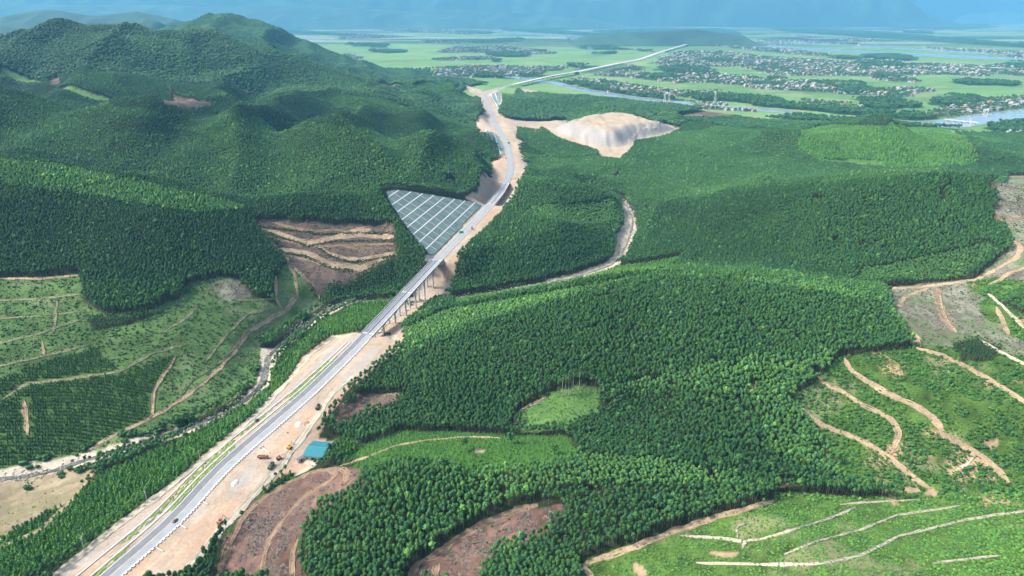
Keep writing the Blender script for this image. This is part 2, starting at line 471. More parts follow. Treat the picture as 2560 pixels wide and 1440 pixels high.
paint(None, [(1180, 1150), (1300, 1118), (1500, 1120), (1700, 1135), (1850, 1190), (1700, 1200), (1450, 1190), (1280, 1230), (1200, 1200)], 9, tint=1.6, scl=.8)
paint(None, [(0, 480), (400, 530), (640, 600), (700, 720), (480, 700), (200, 690), (0, 690)], 9, tint=.80)
paint(None, [(0, 300), (400, 330), (900, 380), (1150, 420), (1000, 450), (500, 430), (0, 370)], 9, tint=1.18)
paint(None, [(0, 232), (450, 276), (900, 318), (1000, 330), (1060, 300), (900, 270), (650, 250), (300, 225), (0, 200)], 9, tint=.75)
paint(None, [(1500, 960), (2090, 900), (2100, 860), (1900, 880), (1600, 930), (1480, 985)], 11, tint=1.4)
paint(None, [(1480, 500), (1560, 490), (1570, 540), (1450, 560), (1300, 530), (1330, 510)], 8, tint=1.45, scl=.75)
paint(YOUNG, [(2000, 330), (2080, 315), (2350, 320), (2420, 350), (2450, 400), (2420, 420), (2220, 425), (2050, 410), (1990, 380)], tint=1.75, scl=.9)
paint(MEADOW, [(130, 222), (190, 218), (240, 235), (310, 262), (240, 258), (190, 240)])
paint(MEADOW, [(0, 170), (60, 190), (120, 212), (60, 212), (0, 195)])
paint(CUT, [(395, 250), (430, 240), (520, 255), (535, 272), (470, 280), (410, 265)])
paint(CUT, [(120, 200), (150, 190), (150, 215), (125, 218)])
paint(MEADOW, [(2050, 402), (2130, 398), (2215, 404), (2200, 413), (2080, 414)])
paint(CUT, [(940, 208), (990, 212), (1020, 224), (960, 222)])
paint(YOUNG, [(1030, 215), (1090, 200), (1150, 212), (1140, 240), (1060, 245)], tint=.9, scl=.5)
paint(CUT, [(1690, 290), (1760, 277), (1850, 290), (1830, 300), (1700, 300)])
# left: fields of young trees on the slope above the stream
paint(GRASS, [(-80, 700), (100, 697), (205, 688), (207, 750), (235, 775), (330, 795), (455, 748), (470, 712), (560, 692), (620, 735), (690, 760), (696, 690), (718, 655), (760, 690), (790, 745), (805, 765),
              (700, 825), (655, 860), (650, 950), (560, 1010), (400, 1080), (230, 1130), (100, 1160), (-80, 1190)])
paint(ROWS, [(-80, 960), (0, 945), (130, 900), (240, 870), (300, 935), (370, 985), (390, 1040), (300, 1085), (220, 1125), (110, 1150), (-80, 1190)], tint=.85)
paint(ROWS, [(300, 930), (440, 885), (430, 930), (390, 990), (330, 980)], tint=.9)
paint(FOREST, [(215, 795), (330, 790), (430, 770), (460, 740, 1), (440, 765), (360, 800), (235, 828)], tint=.8, scl=.55)
paint(GREY, [(545, 700), (600, 700), (640, 740), (560, 755), (510, 730)])
paint(CUT, [(628, 548), (700, 550), (880, 562), (985, 562), (990, 640, 1), (905, 672, 1), (840, 690, 1), (805, 750), (750, 690), (712, 650), (690, 605)])
paint(FOREST, [(820, 760), (850, 715), (900, 690), (985, 640), (1000, 720), (900, 745)], tint=.8, scl=.75)
# strip between stream and highway
paint(YOUNG, [(-80, 1460), (-80, 1380), (130, 1290), (260, 1185), (440, 1105), (620, 1008), (668, 970), (700, 900), (800, 805), (900, 757), (985, 740), (960, 790), (905, 825), (800, 850), (740, 925), (640, 1027), (484, 1160), (304, 1296), (110, 1440), (60, 1480)], tint=1.5, scl=.8)
paint(SAND, [(-60, 1200), (150, 1175), (240, 1160), (232, 1205), (100, 1300), (-60, 1385)])
paint(YOUNG, [(15, 1340), (60, 1310), (140, 1270), (155, 1262), (110, 1315), (30, 1352)], tint=1.0, scl=.6)
# foreground right of the highway
paint(CUT, [(530, 1460), (570, 1340), (640, 1262), (730, 1195), (840, 1166), (880, 1172), (930, 1175), (890, 1205, 1), (810, 1235, 1), (745, 1300, 1), (745, 1360, 1), (800, 1460, 1)])
paint(CUT, [(1000, 1460), (1050, 1400), (1200, 1312), (1310, 1266), (1400, 1268), (1410, 1300), (1330, 1302, 1), (1230, 1340, 1), (1200, 1390, 1), (1215, 1460, 1)])
paint(CUT, [(830, 1060), (850, 1000), (930, 985), (1010, 990), (990, 1010), (900, 1040), (850, 1075)])
paint(FOREST, [(850, 1000), (900, 985), (890, 1010), (860, 1020)], scl=.6)
paint(MEADOW, [(1298, 1030), (1370, 985), (1430, 972), (1500, 968), (1495, 1005, 1), (1430, 1036, 1), (1310, 1052, 1)])
paint(YOUNG, [(850, 1165), (890, 1115), (1000, 1078), (1130, 1078), (1290, 1092), (1400, 1090), (1480, 1098, 1), (1380, 1128, 1), (1250, 1142, 1), (1180, 1150, 1), (1100, 1128, 1), (1000, 1130, 1), (930, 1152, 1)], tint=1.6, scl=.32)
paint(YOUNG, [(640, 1255), (700, 1195), (725, 1185), (740, 1195), (680, 1240), (600, 1300), (480, 1440), (450, 1440), (560, 1330)], tint=1.0, scl=.8)
paint(YOUNG, [(825, 1140), (845, 1095), (880, 1100), (880, 1135), (845, 1160)], tint=1.1, scl=.9)
paint(SCRUB, [(1440, 1460), (1490, 1390), (1600, 1362), (1930, 1255), (1935, 1228), (1990, 1235), (2270, 1245), (2400, 1232), (2640, 1215), (2700, 1580), (1440, 1580)], tint=1.45)
paint(SCRUB, [(2270, 1245), (2110, 1205), (2095, 1150), (2010, 1050), (1990, 1005), (2060, 930), (2100, 892), (2300, 865), (2640, 900), (2640, 1215), (2400, 1232)], tint=.85)
paint(GREY, [(2200, 718), (2440, 698), (2490, 655), (2530, 620), (2510, 590), (2490, 530), (2478, 460), (2520, 440), (2640, 440), (2640, 690), (2500, 735), (2560, 800), (2640, 840), (2640, 900), (2300, 865), (2285, 832, 1), (2255, 775, 1)])
paint(SCRUB, [(2420, 700), (2500, 690), (2560, 720), (2560, 860), (2500, 830), (2450, 760)], tint=1.1, rough=12)
paint(FOREST, [(2500, 735, 1), (2560, 700, 1), (2640, 690, 1), (2640, 810), (2560, 790), (2520, 765)], tint=1.1, scl=.7)
paint(FOREST, [(2380, 862), (2440, 845), (2500, 870), (2480, 900), (2400, 905)], tint=.6, scl=.4)
for bx0, by0, bw, bh in ((1810, 1388, 40, 9), (2270, 1222, 30, 9), (2330, 1228, 22, 10), (1966, 1212, 14, 8), (1198, 1127, 14, 5), (1885, 976, 8, 10), (1600, 1425, 16, 22), (2480, 1100, 26, 10)):
    paint(EARTH, [(bx0 - bw, by0), (bx0 - bw * .4, by0 - bh), (bx0 + bw * .6, by0 - bh * .8), (bx0 + bw, by0 + bh * .2), (bx0 + bw * .3, by0 + bh), (bx0 - bw * .6, by0 + bh * .7)], rough=3.5)
# bare ground of the works
paint(EARTH, [(100, 1460), (304, 1300), (484, 1165), (640, 1030), (715, 950), (760, 890), (830, 838), (905, 830), (940, 838), (1000, 822), (1015, 840), (985, 880), (935, 925), (870, 975), (820, 1040), (800, 1090), (835, 1105),
              (820, 1140), (750, 1180), (700, 1190), (640, 1250), (573, 1310), (440, 1460)], rough=2)
paint(EARTH, [(935, 840), (960, 790), (1000, 755), (1030, 735), (1050, 690), (1085, 650), (1105, 640), (1150, 640), (1135, 690), (1128, 735), (1110, 742), (1075, 765), (1010, 820), (990, 850)], rough=3)
paint(EARTH, [(1078, 640), (1090, 632), (1205, 508), (1240, 508), (1268, 512), (1250, 545), (1190, 600), (1155, 640), (1110, 655)], rough=2)
paint(EARTH, [(1205, 465), (1222, 455), (1236, 442), (1225, 405), (1244, 400), (1262, 405), (1262, 385), (1250, 375), (1225, 350), (1200, 340), (1188, 310), (1192, 300), (1218, 282), (1205, 250), (1155, 215), (1160, 211), (1208, 228),
              (1240, 226), (1256, 240), (1258, 262), (1243, 285), (1270, 297), (1300, 303), (1380, 303), (1345, 318, 1), (1296, 314, 1), (1290, 345), (1322, 362), (1290, 375), (1292, 400), (1328, 415), (1295, 440), (1308, 455), (1290, 470), (1296, 482), (1250, 505), (1225, 500), (1215, 490)], rough=4)
paint(EARTH, [(1345, 316), (1385, 300), (1440, 300), (1500, 300), (1560, 300), (1620, 300), (1665, 310), (1705, 322), (1660, 335, 1), (1590, 345, 1), (1570, 375, 1), (1550, 390, 1), (1500, 385, 1), (1490, 370, 1), (1440, 352, 1), (1390, 335, 1)], rough=5)
paint(EARTH, [(1290, 224), (1310, 222), (1368, 232), (1360, 236), (1310, 238)], rough=3)
paint(BED, [(1285, 720), (1400, 697), (1490, 672), (1535, 640), (1540, 590), (1560, 560), (1552, 510), (1562, 500), (1580, 530), (1592, 560), (1580, 600), (1566, 640), (1530, 672), (1430, 697), (1310, 722)], rough=2)
paint(BED, [(-60, 1215), (100, 1190), (240, 1155), (340, 1120), (460, 1088), (560, 1042), (560, 1028), (440, 1072), (330, 1100), (230, 1128), (100, 1155), (-60, 1185)], rough=2)
paint(BED, [(650, 870), (685, 870), (745, 825), (800, 780), (860, 752), (875, 760), (800, 800), (740, 845), (690, 900), (675, 960), (650, 985), (610, 1020), (590, 1015), (640, 960), (650, 910)], rough=1.5)

# ------------------------------------------------------------------ mesh helpers and materials
def new_obj(name, mesh, parent=None, kind=None, label=None, cat=None, group=None):
    o = bpy.data.objects.new(name, mesh)
    COL.objects.link(o)
    if parent: o.parent = parent
    if kind: o['kind'] = kind
    if label: o['label'] = label
    if cat: o['category'] = cat
    if group: o['group'] = group
    return o


def mesh_from(name, V, F, mats=(), smooth=False, mi=None):
    me = bpy.data.meshes.new(name)
    V = np.asarray(V, np.float32)
    if isinstance(F, np.ndarray) and len(F) > 2000:
        n, kf = F.shape
        me.vertices.add(len(V)); me.vertices.foreach_set('co', V.ravel())
        me.loops.add(n * kf); me.loops.foreach_set('vertex_index', F.astype(np.int32).ravel())
        me.polygons.add(n); me.polygons.foreach_set('loop_start', np.arange(0, n * kf, kf, dtype=np.int32))
        me.update(calc_edges=True)
    else:
        me.from_pydata(V.tolist(), [], [list(map(int, f)) for f in F])
    for mm in mats: me.materials.append(mm)
    if mi is not None: me.polygons.foreach_set('material_index', np.asarray(mi, np.int32))
    if smooth: me.polygons.foreach_set('use_smooth', np.ones(len(me.polygons), bool))
    me.update()
    return me


class MB:
    """collects shapes, then becomes one mesh"""
    def __init__(s): s.v, s.f, s.m = [], [], []

    def add(s, V, F, mi=0):
        n = len(s.v)
        s.v += [tuple(map(float, p)) for p in V]
        s.f += [[i + n for i in f] for f in F]; s.m += [mi] * len(F)

    def box(s, x0, x1, y0, y1, z0, z1, mi=0, M=None):
        V = np.array([(x0, y0, z0), (x1, y0, z0), (x1, y1, z0), (x0, y1, z0), (x0, y0, z1), (x1, y0, z1), (x1, y1, z1), (x0, y1, z1)], float)
        if M is not None: V = M(V)
        s.add(V, [(3, 2, 1, 0), (4, 5, 6, 7), (0, 1, 5, 4), (1, 2, 6, 5), (2, 3, 7, 6), (3, 0, 4, 7)], mi)

    def tube(s, a, b, ra, rb, n=8, mi=0, cap=True):
        a, b = np.array(a, float), np.array(b, float)
        d = b - a; d /= np.linalg.norm(d)
        u = np.cross(d, (0, 0, 1) if abs(d[2]) < .9 else (1, 0, 0)); u /= np.linalg.norm(u); w = np.cross(d, u)
        V = []
        for c, r in ((a, ra), (b, rb)):
            for k in range(n):
                t = 2 * math.pi * k / n
                V.append(c + r * (math.cos(t) * u + math.sin(t) * w))
        F = [(k, (k + 1) % n, n + (k + 1) % n, n + k) for k in range(n)]
        if cap: F += [tuple(range(n))[::-1], tuple(range(n, 2 * n))]
        s.add(V, F, mi)

    def mesh(s, name, mats, smooth=False):
        return mesh_from(name, s.v, s.f, mats, smooth, s.m)


def mat(name, color, rough=.8, noise=0.0, scale=1.0, spec=.3, noise2=0.0, scale2=.1, metal=0.0, bump=0.0):
    m = bpy.data.materials.new(name); m.use_nodes = True
    nt = m.node_tree; b = nt.nodes['Principled BSDF']
    b.inputs['Roughness'].default_value = rough
    b.inputs['Specular IOR Level'].default_value = spec
    b.inputs['Metallic'].default_value = metal
    b.inputs['Base Color'].default_value = (*color, 1)
    src = None
    for amp, sc in ((noise, scale), (noise2, scale2)):
        if amp <= 0: continue
        tc = nt.nodes.new('ShaderNodeNewGeometry')
        n = nt.nodes.new('ShaderNodeTexNoise'); n.inputs['Scale'].default_value = sc; n.inputs['Detail'].default_value = 5
        nt.links.new(tc.outputs['Position'], n.inputs['Vector'])
        r = nt.nodes.new('ShaderNodeMapRange')
        r.inputs['From Min'].default_value = .3; r.inputs['From Max'].default_value = .7
        r.inputs['To Min'].default_value = 1 - amp; r.inputs['To Max'].default_value = 1 + amp
        nt.links.new(n.outputs['Fac'], r.inputs['Value'])
        mx = nt.nodes.new('ShaderNodeVectorMath'); mx.operation = 'SCALE'
        if src is None: mx.inputs[0].default_value = color
        else: nt.links.new(src, mx.inputs[0])
        nt.links.new(r.outputs['Result'], mx.inputs['Scale'])
        src = mx.outputs['Vector']
        if bump > 0:
            bp = nt.nodes.new('ShaderNodeBump'); bp.inputs['Distance'].default_value = bump; bp.inputs['Strength'].default_value = .6
            nt.links.new(n.outputs['Fac'], bp.inputs['Height']); nt.links.new(bp.outputs['Normal'], b.inputs['Normal'])
    if src is not None: nt.links.new(src, b.inputs['Base Color'])
    return m


def leaf_mat(name, color, hue=.25, rough=.6):
    """foliage: the stand's own shade comes with the instance, plus tree to tree variation"""
    m = bpy.data.materials.new(name); m.use_nodes = True
    nt = m.node_tree; b = nt.nodes['Principled BSDF']
    b.inputs['Roughness'].default_value = rough; b.inputs['Specular IOR Level'].default_value = .25
    at = nt.nodes.new('ShaderNodeAttribute'); at.attribute_type = 'INSTANCER'; at.attribute_name = 'tint'
    oi = nt.nodes.new('ShaderNodeObjectInfo')
    mx = nt.nodes.new('ShaderNodeMix'); mx.data_type = 'RGBA'
    mx.inputs[6].default_value = (color[0] * (1 - hue), color[1] * (1 - .4 * hue), color[2] * (1 + hue), 1)
    mx.inputs[7].default_value = (color[0] * (1 + hue * 1.1), color[1] * (1 + .5 * hue), color[2] * (1 - hue), 1)
    nt.links.new(oi.outputs['Random'], mx.inputs[0])
    mul = nt.nodes.new('ShaderNodeVectorMath'); mul.operation = 'MULTIPLY'
    nt.links.new(mx.outputs[2], mul.inputs[0]); nt.links.new(at.outputs['Color'], mul.inputs[1])
    nt.links.new(mul.outputs[0], b.inputs['Base Color'])
    return m


def leaf_mat_single(name, color, hue=.25):
    m = bpy.data.materials.new(name); m.use_nodes = True
    nt = m.node_tree; b = nt.nodes['Principled BSDF']
    b.inputs['Roughness'].default_value = .6; b.inputs['Specular IOR Level'].default_value = .25
    oi = nt.nodes.new('ShaderNodeObjectInfo')
    mx = nt.nodes.new('ShaderNodeMix'); mx.data_type = 'RGBA'
    mx.inputs[6].default_value = (color[0] * (1 - hue), color[1] * (1 - .4 * hue), color[2] * (1 + hue), 1)
    mx.inputs[7].default_value = (color[0] * (1 + hue * 1.1), color[1] * (1 + .5 * hue), color[2] * (1 - hue), 1)
    nt.links.new(oi.outputs['Random'], mx.inputs[0]); nt.links.new(mx.outputs[2], b.inputs['Base Color'])
    return m


LEAF_C = (.051, .148, .042)
M_leaf = leaf_mat('acacia_leaf', LEAF_C)
M_leaf1 = leaf_mat_single('acacia_leaf_single', LEAF_C)
M_bush = leaf_mat('scrub_leaf', (.058, .165, .036))
M_bark = mat('bark', (.22, .19, .15), .9)
M_asphalt = mat('asphalt', (.17, .185, .21), .85, .10, .25, noise2=.06, scale2=2.0)
M_dusty = mat('dusty_asphalt', (.28, .305, .33), .85, .10, .2, noise2=.05, scale2=1.5)
M_conc = mat('concrete', (.50, .51, .50), .85, .12, .35)
M_concd = mat('weathered_concrete', (.36, .36, .34), .9, .15, .4)
M_white = mat('white_paint', (.8, .8, .78), .7)
M_track = mat('track_soil', (.33, .25, .165), .95, .32, .10, noise2=.28, scale2=.7)
M_trackg = mat('grassy_track_soil', (.20, .205, .11), .95, .32, .15, noise2=.25, scale2=.9)
M_trackr = mat('brown_track_soil', (.23, .16, .11), .95, .3, .15, noise2=.25, scale2=.9)
M_pale = mat('pale_gravel', (.42, .385, .31), .95, .2, .15, noise2=.12, scale2=1.0)
M_net = mat('green_netting', (.15, .225, .215), .8, .22, .10, noise2=.15, scale2=.6)
M_grassv = mat('verge_grass', (.17, .26, .07), .9, .35, .35)
M_red = mat('roof_red', (.30, .13, .10), .8)
M_blue = mat('roof_blue', (.10, .18, .28), .7)
M_grey = mat('roof_grey', (.22, .24, .26), .7)
M_wall = mat('rendered_wall', (.40, .39, .36), .8)
M_teal = mat('teal_sheet', (.03, .20, .25), .5, .06, .6)
M_dark = mat('dark_rubber', (.02, .02, .02), .7)
M_glass = mat('cab_glass', (.03, .04, .05), .15, spec=.6)
M_yellow = mat('plant_yellow', (.6, .3, .03), .5)
M_orange = mat('rusty_orange', (.33, .15, .08), .6, .1, 1.0)
M_green = mat('sign_green', (.0, .30, .17), .5)
M_truckg = mat('truck_green', (.05, .16, .13), .5)
M_truckk = mat('truck_dark', (.04, .045, .05), .5)
M_whitev = mat('vehicle_white', (.7, .7, .7), .4)
M_steel = mat('galvanised_steel', (.45, .46, .47), .5, metal=.4)


def water_mat(name, col, rough=.12):
    m = mat(name, col, rough, spec=.5)
    nt = m.node_tree; b = nt.nodes['Principled BSDF']
    g = nt.nodes.new('ShaderNodeNewGeometry')
    n = nt.nodes.new('ShaderNodeTexNoise'); n.inputs['Scale'].default_value = .08; n.inputs['Detail'].default_value = 6
    nt.links.new(g.outputs['Position'], n.inputs['Vector'])
    bp = nt.nodes.new('ShaderNodeBump'); bp.inputs['Strength'].default_value = .15; bp.inputs['Distance'].default_value = .6
    nt.links.new(n.outputs['Fac'], bp.inputs['Height']); nt.links.new(bp.outputs['Normal'], b.inputs['Normal'])
    return m


M_water = water_mat('river_water', (.30, .36, .38))
M_stream = mat('stream_water', (.105, .11, .10), .3, .55, .16, noise2=.3, scale2=.8, spec=.5)

# ------------------------------------------------------------------ ground sheet
AP_Y = -250.0
NR, NA = 900, 640
rr = 370 * (18600 / 370) ** (np.arange(NR) / (NR - 1))
aa = np.linspace(R(-44), R(44), NA)
RRm, AAm = np.meshgrid(rr, aa, indexing='ij')
gxv, gyv = RRm * np.sin(AAm), RRm * np.cos(AAm) + AP_Y
gzv = height(gxv, gyv)


sx, sy = wob(gxv, gyv, 1.2, 6.0)
C = classify(sx, sy)[0].reshape(gxv.shape)
# plain land use: villages and woods between the paddies, laid out on the ground
towns = [
    [(1085, 192), (1090, 172), (1180, 165), (1290, 165), (1420, 168), (1425, 176), (1300, 190), (1150, 196)],
    [(1090, 132), (1130, 118), (1250, 115), (1330, 122), (1395, 135), (1330, 137), (1180, 133)],
    [(1080, 146), (1240, 141), (1258, 150), (1100, 152)],
    [(1636, 155), (1660, 140), (1690, 130), (1790, 127), (1900, 141), (2100, 154), (2560, 168), (2560, 184), (2300, 188), (2000, 190), (1920, 186), (1850, 166), (1700, 169), (1640, 160)],
    [(1480, 189), (1600, 186), (1700, 188), (1850, 190), (1950, 199), (2060, 204), (2225, 229), (2200, 236), (2050, 232), (1930, 226), (1850, 212), (1700, 208)],
    [(1415, 193), (1530, 205), (1650, 224), (1790, 232), (1850, 240), (1850, 250), (1700, 240), (1560, 231), (1450, 212)],
    [(2300, 284), (2330, 272), (2400, 255), (2470, 246), (2600, 238), (2600, 268), (2480, 280), (2400, 290), (2330, 293)],
    [(880, 62), (1000, 66), (1100, 75), (1235, 82), (1180, 87), (1000, 79), (880, 70)],
    [(1420, 94), (1560, 98), (1700, 107), (1690, 113), (1550, 110), (1430, 103)],
    [(1755, 104), (1850, 110), (2000, 127), (2085, 138), (2060, 142), (1950, 134), (1780, 116)],
    [(850, 98), (850, 84), (950, 88), (1030, 92), (950, 96)],
    [(1050, 108), (1060, 98), (1120, 100), (1220, 105), (1130, 110)],
    [(1700, 252), (1800, 262), (1890, 268), (1900, 281), (1760, 276), (1700, 262)],
    [(830, 165), (845, 140), (880, 135), (900, 150), (880, 168)],
    [(1950, 258), (2060, 250), (2180, 268), (2100, 272), (2000, 266)],
    [(2480, 345), (2560, 335), (2600, 340), (2600, 352), (2500, 350)],
    [(2300, 118), (2560, 130), (2560, 140), (2320, 126)], [(1900, 100), (2150, 108), (2150, 113), (1900, 106)],
    [(1470, 60), (1620, 72), (1620, 78), (1500, 70)], [(1120, 52), (1330, 62), (1330, 68), (1150, 60)], [(700, 50), (860, 58), (860, 62), (700, 56)],
]
woods = [
    [(1700, 235), (1830, 236), (1900, 244), (2000, 262), (2130, 275), (2340, 292), (2300, 302), (2150, 290), (2000, 274), (1850, 258), (1720, 246)],
    [(1370, 198), (1450, 208), (1560, 228), (1680, 244), (1680, 249), (1560, 238), (1460, 218), (1390, 204)],
    [(1300, 190), (1330, 183), (1390, 188), (1370, 196)], [(1190, 192), (1210, 183), (1290, 190), (1280, 196)],
    [(860, 182), (900, 176), (1080, 174), (1085, 194), (980, 196), (880, 192)],
    [(1050, 104), (1250, 100), (1310, 105), (1200, 109)], [(1235, 98), (1300, 95), (1320, 100), (1250, 102)], [(1440, 118), (1530, 114), (1560, 125), (1460, 124)],
    [(1480, 136), (1530, 128), (1540, 136)], [(2380, 208), (2430, 200), (2560, 208), (2560, 216), (2430, 214)],
    [(1900, 300), (2020, 290), (2300, 312), (2400, 322), (2260, 325), (2050, 312)],
    [(2430, 320), (2500, 305), (2600, 300), (2600, 340), (2480, 335)],
    [(1250, 68), (1500, 82), (1700, 92), (1700, 97), (1480, 90), (1260, 76)], [(1900, 68), (2200, 80), (2560, 112), (2560, 120), (2250, 100), (1950, 78)],
    [(1480, 78), (1650, 70), (1800, 72), (1860, 85), (1750, 92), (1560, 84)], [(950, 50), (1400, 60), (1560, 72), (1400, 74), (950, 56)],
    [(700, 40), (900, 46), (1300, 52), (1800, 58), (1800, 62), (1300, 60), (900, 52)], [(1900, 52), (2300, 56), (2500, 68), (2400, 74), (2000, 62)], [(620, 66), (760, 78), (900, 88), (880, 92), (760, 84), (640, 74)],
]


# hamlets and groves scattered over the paddies
_rs = np.random.default_rng(99)
for _k in range(95):
    _x, _y = _rs.uniform(900, 2600), _rs.uniform(78, 262)
    if _y > 150 + (_x - 1000) * .085 and _x < 2100: continue
    _w = _rs.uniform(14, 60) * (.6 + _y / 260); _h = _w * _rs.uniform(.05, .10) * (.5 + _y / 200)
    _p = [(_x + _w * math.cos(t) * _rs.uniform(.7, 1.2), _y + _w * .045 * math.cos(t) + _h * math.sin(t) * _rs.uniform(.7, 1.2)) for t in np.linspace(0, 2 * math.pi, 9)[:-1]]
    (towns if _k % 5 < 2 else woods).append(_p)


def flat_poly(poly):
    o = []
    for i in range(len(poly)):
        a, b = poly[i], poly[(i + 1) % len(poly)]
        n = max(1, int(math.hypot(b[0] - a[0], b[1] - a[1]) / 12))
        o += [(a[0] + (b[0] - a[0]) * t / n, a[1] + (b[1] - a[1]) * t / n) for t in range(n)]
    o = np.array(o)
    return at_z(o[:, 0], o[:, 1], 1.0)


TOWNP = [flat_poly(p) for p in towns]
WOODP = [flat_poly(p) for p in woods]
farv = gyv > 1700
wx, wy = wob(gxv, gyv, 75.0, 130.0)
for cl, polys in ((TOWN, TOWNP), (WOOD, WOODP)):
    for P in polys:
        x0, x1, y0, y1 = P[:, 0].min() - 60, P[:, 0].max() + 60, P[:, 1].min() - 60, P[:, 1].max() + 60
        m = farv & (gxv > x0) & (gxv < x1) & (gyv > y0) & (gyv < y1) & (C != FOREST) & (C != EARTH)
        if m.any():
            ii = np.where(m)
            ok = in_poly(P, wx[ii], wy[ii])
            C[ii[0][ok], ii[1][ok]] = cl

base = np.zeros((15, 3))
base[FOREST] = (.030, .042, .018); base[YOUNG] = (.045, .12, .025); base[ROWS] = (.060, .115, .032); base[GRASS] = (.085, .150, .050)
base[CUT] = (.140, .102, .082); base[EARTH] = (.40, .325, .25); base[SAND] = (.30, .25, .165); base[SCRUB] = (.075, .140, .030)
base[BED] = (.44, .40, .32); base[GREY] = (.19, .195, .15); base[FIELD] = (.20, .36, .105); base[TOWN] = (.10, .15, .08)
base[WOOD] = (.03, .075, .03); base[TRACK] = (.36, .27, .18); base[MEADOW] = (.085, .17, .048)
colv = base[C]
n1 = fbm(gxv / 14, gyv / 14, 4, 61)[..., None]; n2 = fbm(gxv / 55, gyv / 55, 3, 71)[..., None]; n3 = fbm(gxv / 4, gyv / 4, 3, 81)[..., None]
amp = np.array([.3, .3, .3, .5, .55, .2, .35, .6, .3, .5, 0, .3, .3, .2, .3])[C][..., None]
colv = colv * (1 + amp * n1 + .6 * amp * n2 + .8 * amp * n3)
# scrub hills: straw patches and bare earth; grass fields: pale dry patches; felled ground: grey slash lines
isS = (C == SCRUB)[..., None]; isG = (C == GRASS)[..., None]; isE = (C == EARTH)[..., None]; isC = (C == CUT)[..., None]; isY = (C == GREY)[..., None]; isF = (C == FIELD)[..., None]
pt = sstep(.22, .5, fbm(gxv / 26, gyv / 26, 4, 91) + .3 * np.exp(-((gxv - 205) / 55) ** 2 - ((gyv - 262) / 22) ** 2))[..., None]
colv = np.where(isS, colv * (1 - .75 * pt) + np.array([.24, .23, .13]) * .75 * pt, colv)
bare = (sstep(.25, .42, fbm(gxv / 34, gyv / 34, 3, 95)) * (gxv > 230) * (gyv < 520))[..., None]
colv = np.where(isS & (gyv > 330)[..., None], colv * (1 - bare) + np.array([.40, .28, .17]) * bare, colv)
pg = sstep(.05, .5, fbm(gxv / 30, gyv / 30, 4, 93))[..., None]
colv = np.where(isG, colv * (1 - .55 * pg) + np.array([.20, .23, .13]) * .55 * pg, colv)
gr = sstep(-.1, .35, fbm(gxv / 30, gyv / 30, 4, 97))[..., None]
colv = np.where(isY, colv * (1 - .6 * gr) + np.array([.085, .16, .045]) * .6 * gr, colv)
# earthworks: dust streaked along the road, clay here, crushed stone there
ir = np.clip(np.searchsorted(ROAD[:, 1], gyv), 0, len(ROAD) - 1)
lat = (gxv - ROAD[ir, 0]) * RNOR[ir, 0] + (gyv - ROAD[ir, 1]) * RNOR[ir, 1]
stv = fbm(lat / 3.2, RS[ir] / 70, 3, 101)[..., None]; st2 = fbm(lat / 9, RS[ir] / 40, 4, 103)[..., None]
clay = sstep(.0, .35, st2); stone = sstep(.05, .4, -st2)
ec = colv * (1 + .16 * stv)
ec = ec * (1 - .5 * clay) + np.array([.42, .27, .18]) * .5 * clay
ec = ec * (1 - .65 * stone) + np.array([.40, .40, .40]) * .55 * stone
hpc = at_z(1530, 330, 45)
hsl = np.hypot(height(gxv + 6, gyv) - height(gxv - 6, gyv), height(gxv, gyv + 6) - height(gxv, gyv - 6)) / 12
hst = (sstep(.22, .42, hsl) * (np.hypot(gxv - hpc[0], gyv - hpc[1]) < 300))[..., None]
tn = (np.hypot(gxv - hpc[0], gyv - hpc[1]) < 300)[..., None]
ec = np.where(tn, np.array([.40, .33, .245]) * (1 + .18 * n1 + .1 * n2), ec)
rill = fbm(gxv / 7, gyv / 60, 3, 151)[..., None]
ec = ec * (1 - hst) + np.array([.32, .305, .29]) * (1 + .3 * rill) * hst
away = ((np.abs(lat) > 75) & (gyv < 700) & (gxv > 0))[..., None]
ec = np.where(away, np.array([.33, .245, .16]) * (1 + .25 * n1 + .25 * n3), ec)
colv = np.where(isE, ec, colv)
ss_ = sstep(-.05, .35, fbm((gxv * .8 + gyv * .6) / 40, (gyv * .8 - gxv * .6) / 7, 4, 109))[..., None]
colv = np.where((C == SAND)[..., None], colv * (1 - .6 * ss_) + np.array([.16, .165, .085]) * .6 * ss_, colv)
slash = sstep(.1, .5, fbm(gxv / 3.0, gyv / 9, 3, 111))[..., None]
colv = np.where(isC & (gyv < 450)[..., None], colv * np.array([1.12, .95, .92]), colv)
colv = np.where(isC, colv * (1 - .45 * slash) + np.array([.075, .06, .06]) * .45 * slash, colv)
# paddies: plot to plot variation
ca, sa = math.cos(.35), math.sin(.35)
ux, uy = gxv * ca + gyv * sa, -gxv * sa + gyv * ca
plot = _lat[(np.floor(ux / 110).astype(int) * 7) & 255, (np.floor(uy / 55).astype(int) * 13) & 255]
plot2 = _lat[(np.floor(ux / 420).astype(int) * 5) & 255, (np.floor(uy / 260).astype(int) * 11) & 255]
big = fbm(gxv / 500, gyv / 500, 3, 121)
fieldc = np.array([.135, .262, .088]) * (1 + .22 * (plot - .5) + .22 * (plot2 - .5) + .16 * big)[..., None] + np.array([.04, .018, .0]) * sstep(.2, .7, big)[..., None]
colv = np.where(isF, fieldc, colv)
dy_ = np.minimum(np.abs(((ux / 110) % 1) - .5), np.abs(((uy / 55) % 1) - .5))
dry = sstep(.80, .84, plot)[..., None] * .55
colv = np.where(isF, colv * (1 - dry) + np.array([.24, .25, .14]) * dry, colv)
lin = (sstep(.0, .012, .012 - np.abs(fbm(gxv / 420, gyv / 420, 3, 135))) * sstep(-.2, .3, fbm(gxv / 300, gyv / 300, 2, 137)))[..., None] * .8
colv = np.where(isF, colv * (1 - lin) + np.array([.045, .10, .05]) * lin, colv)
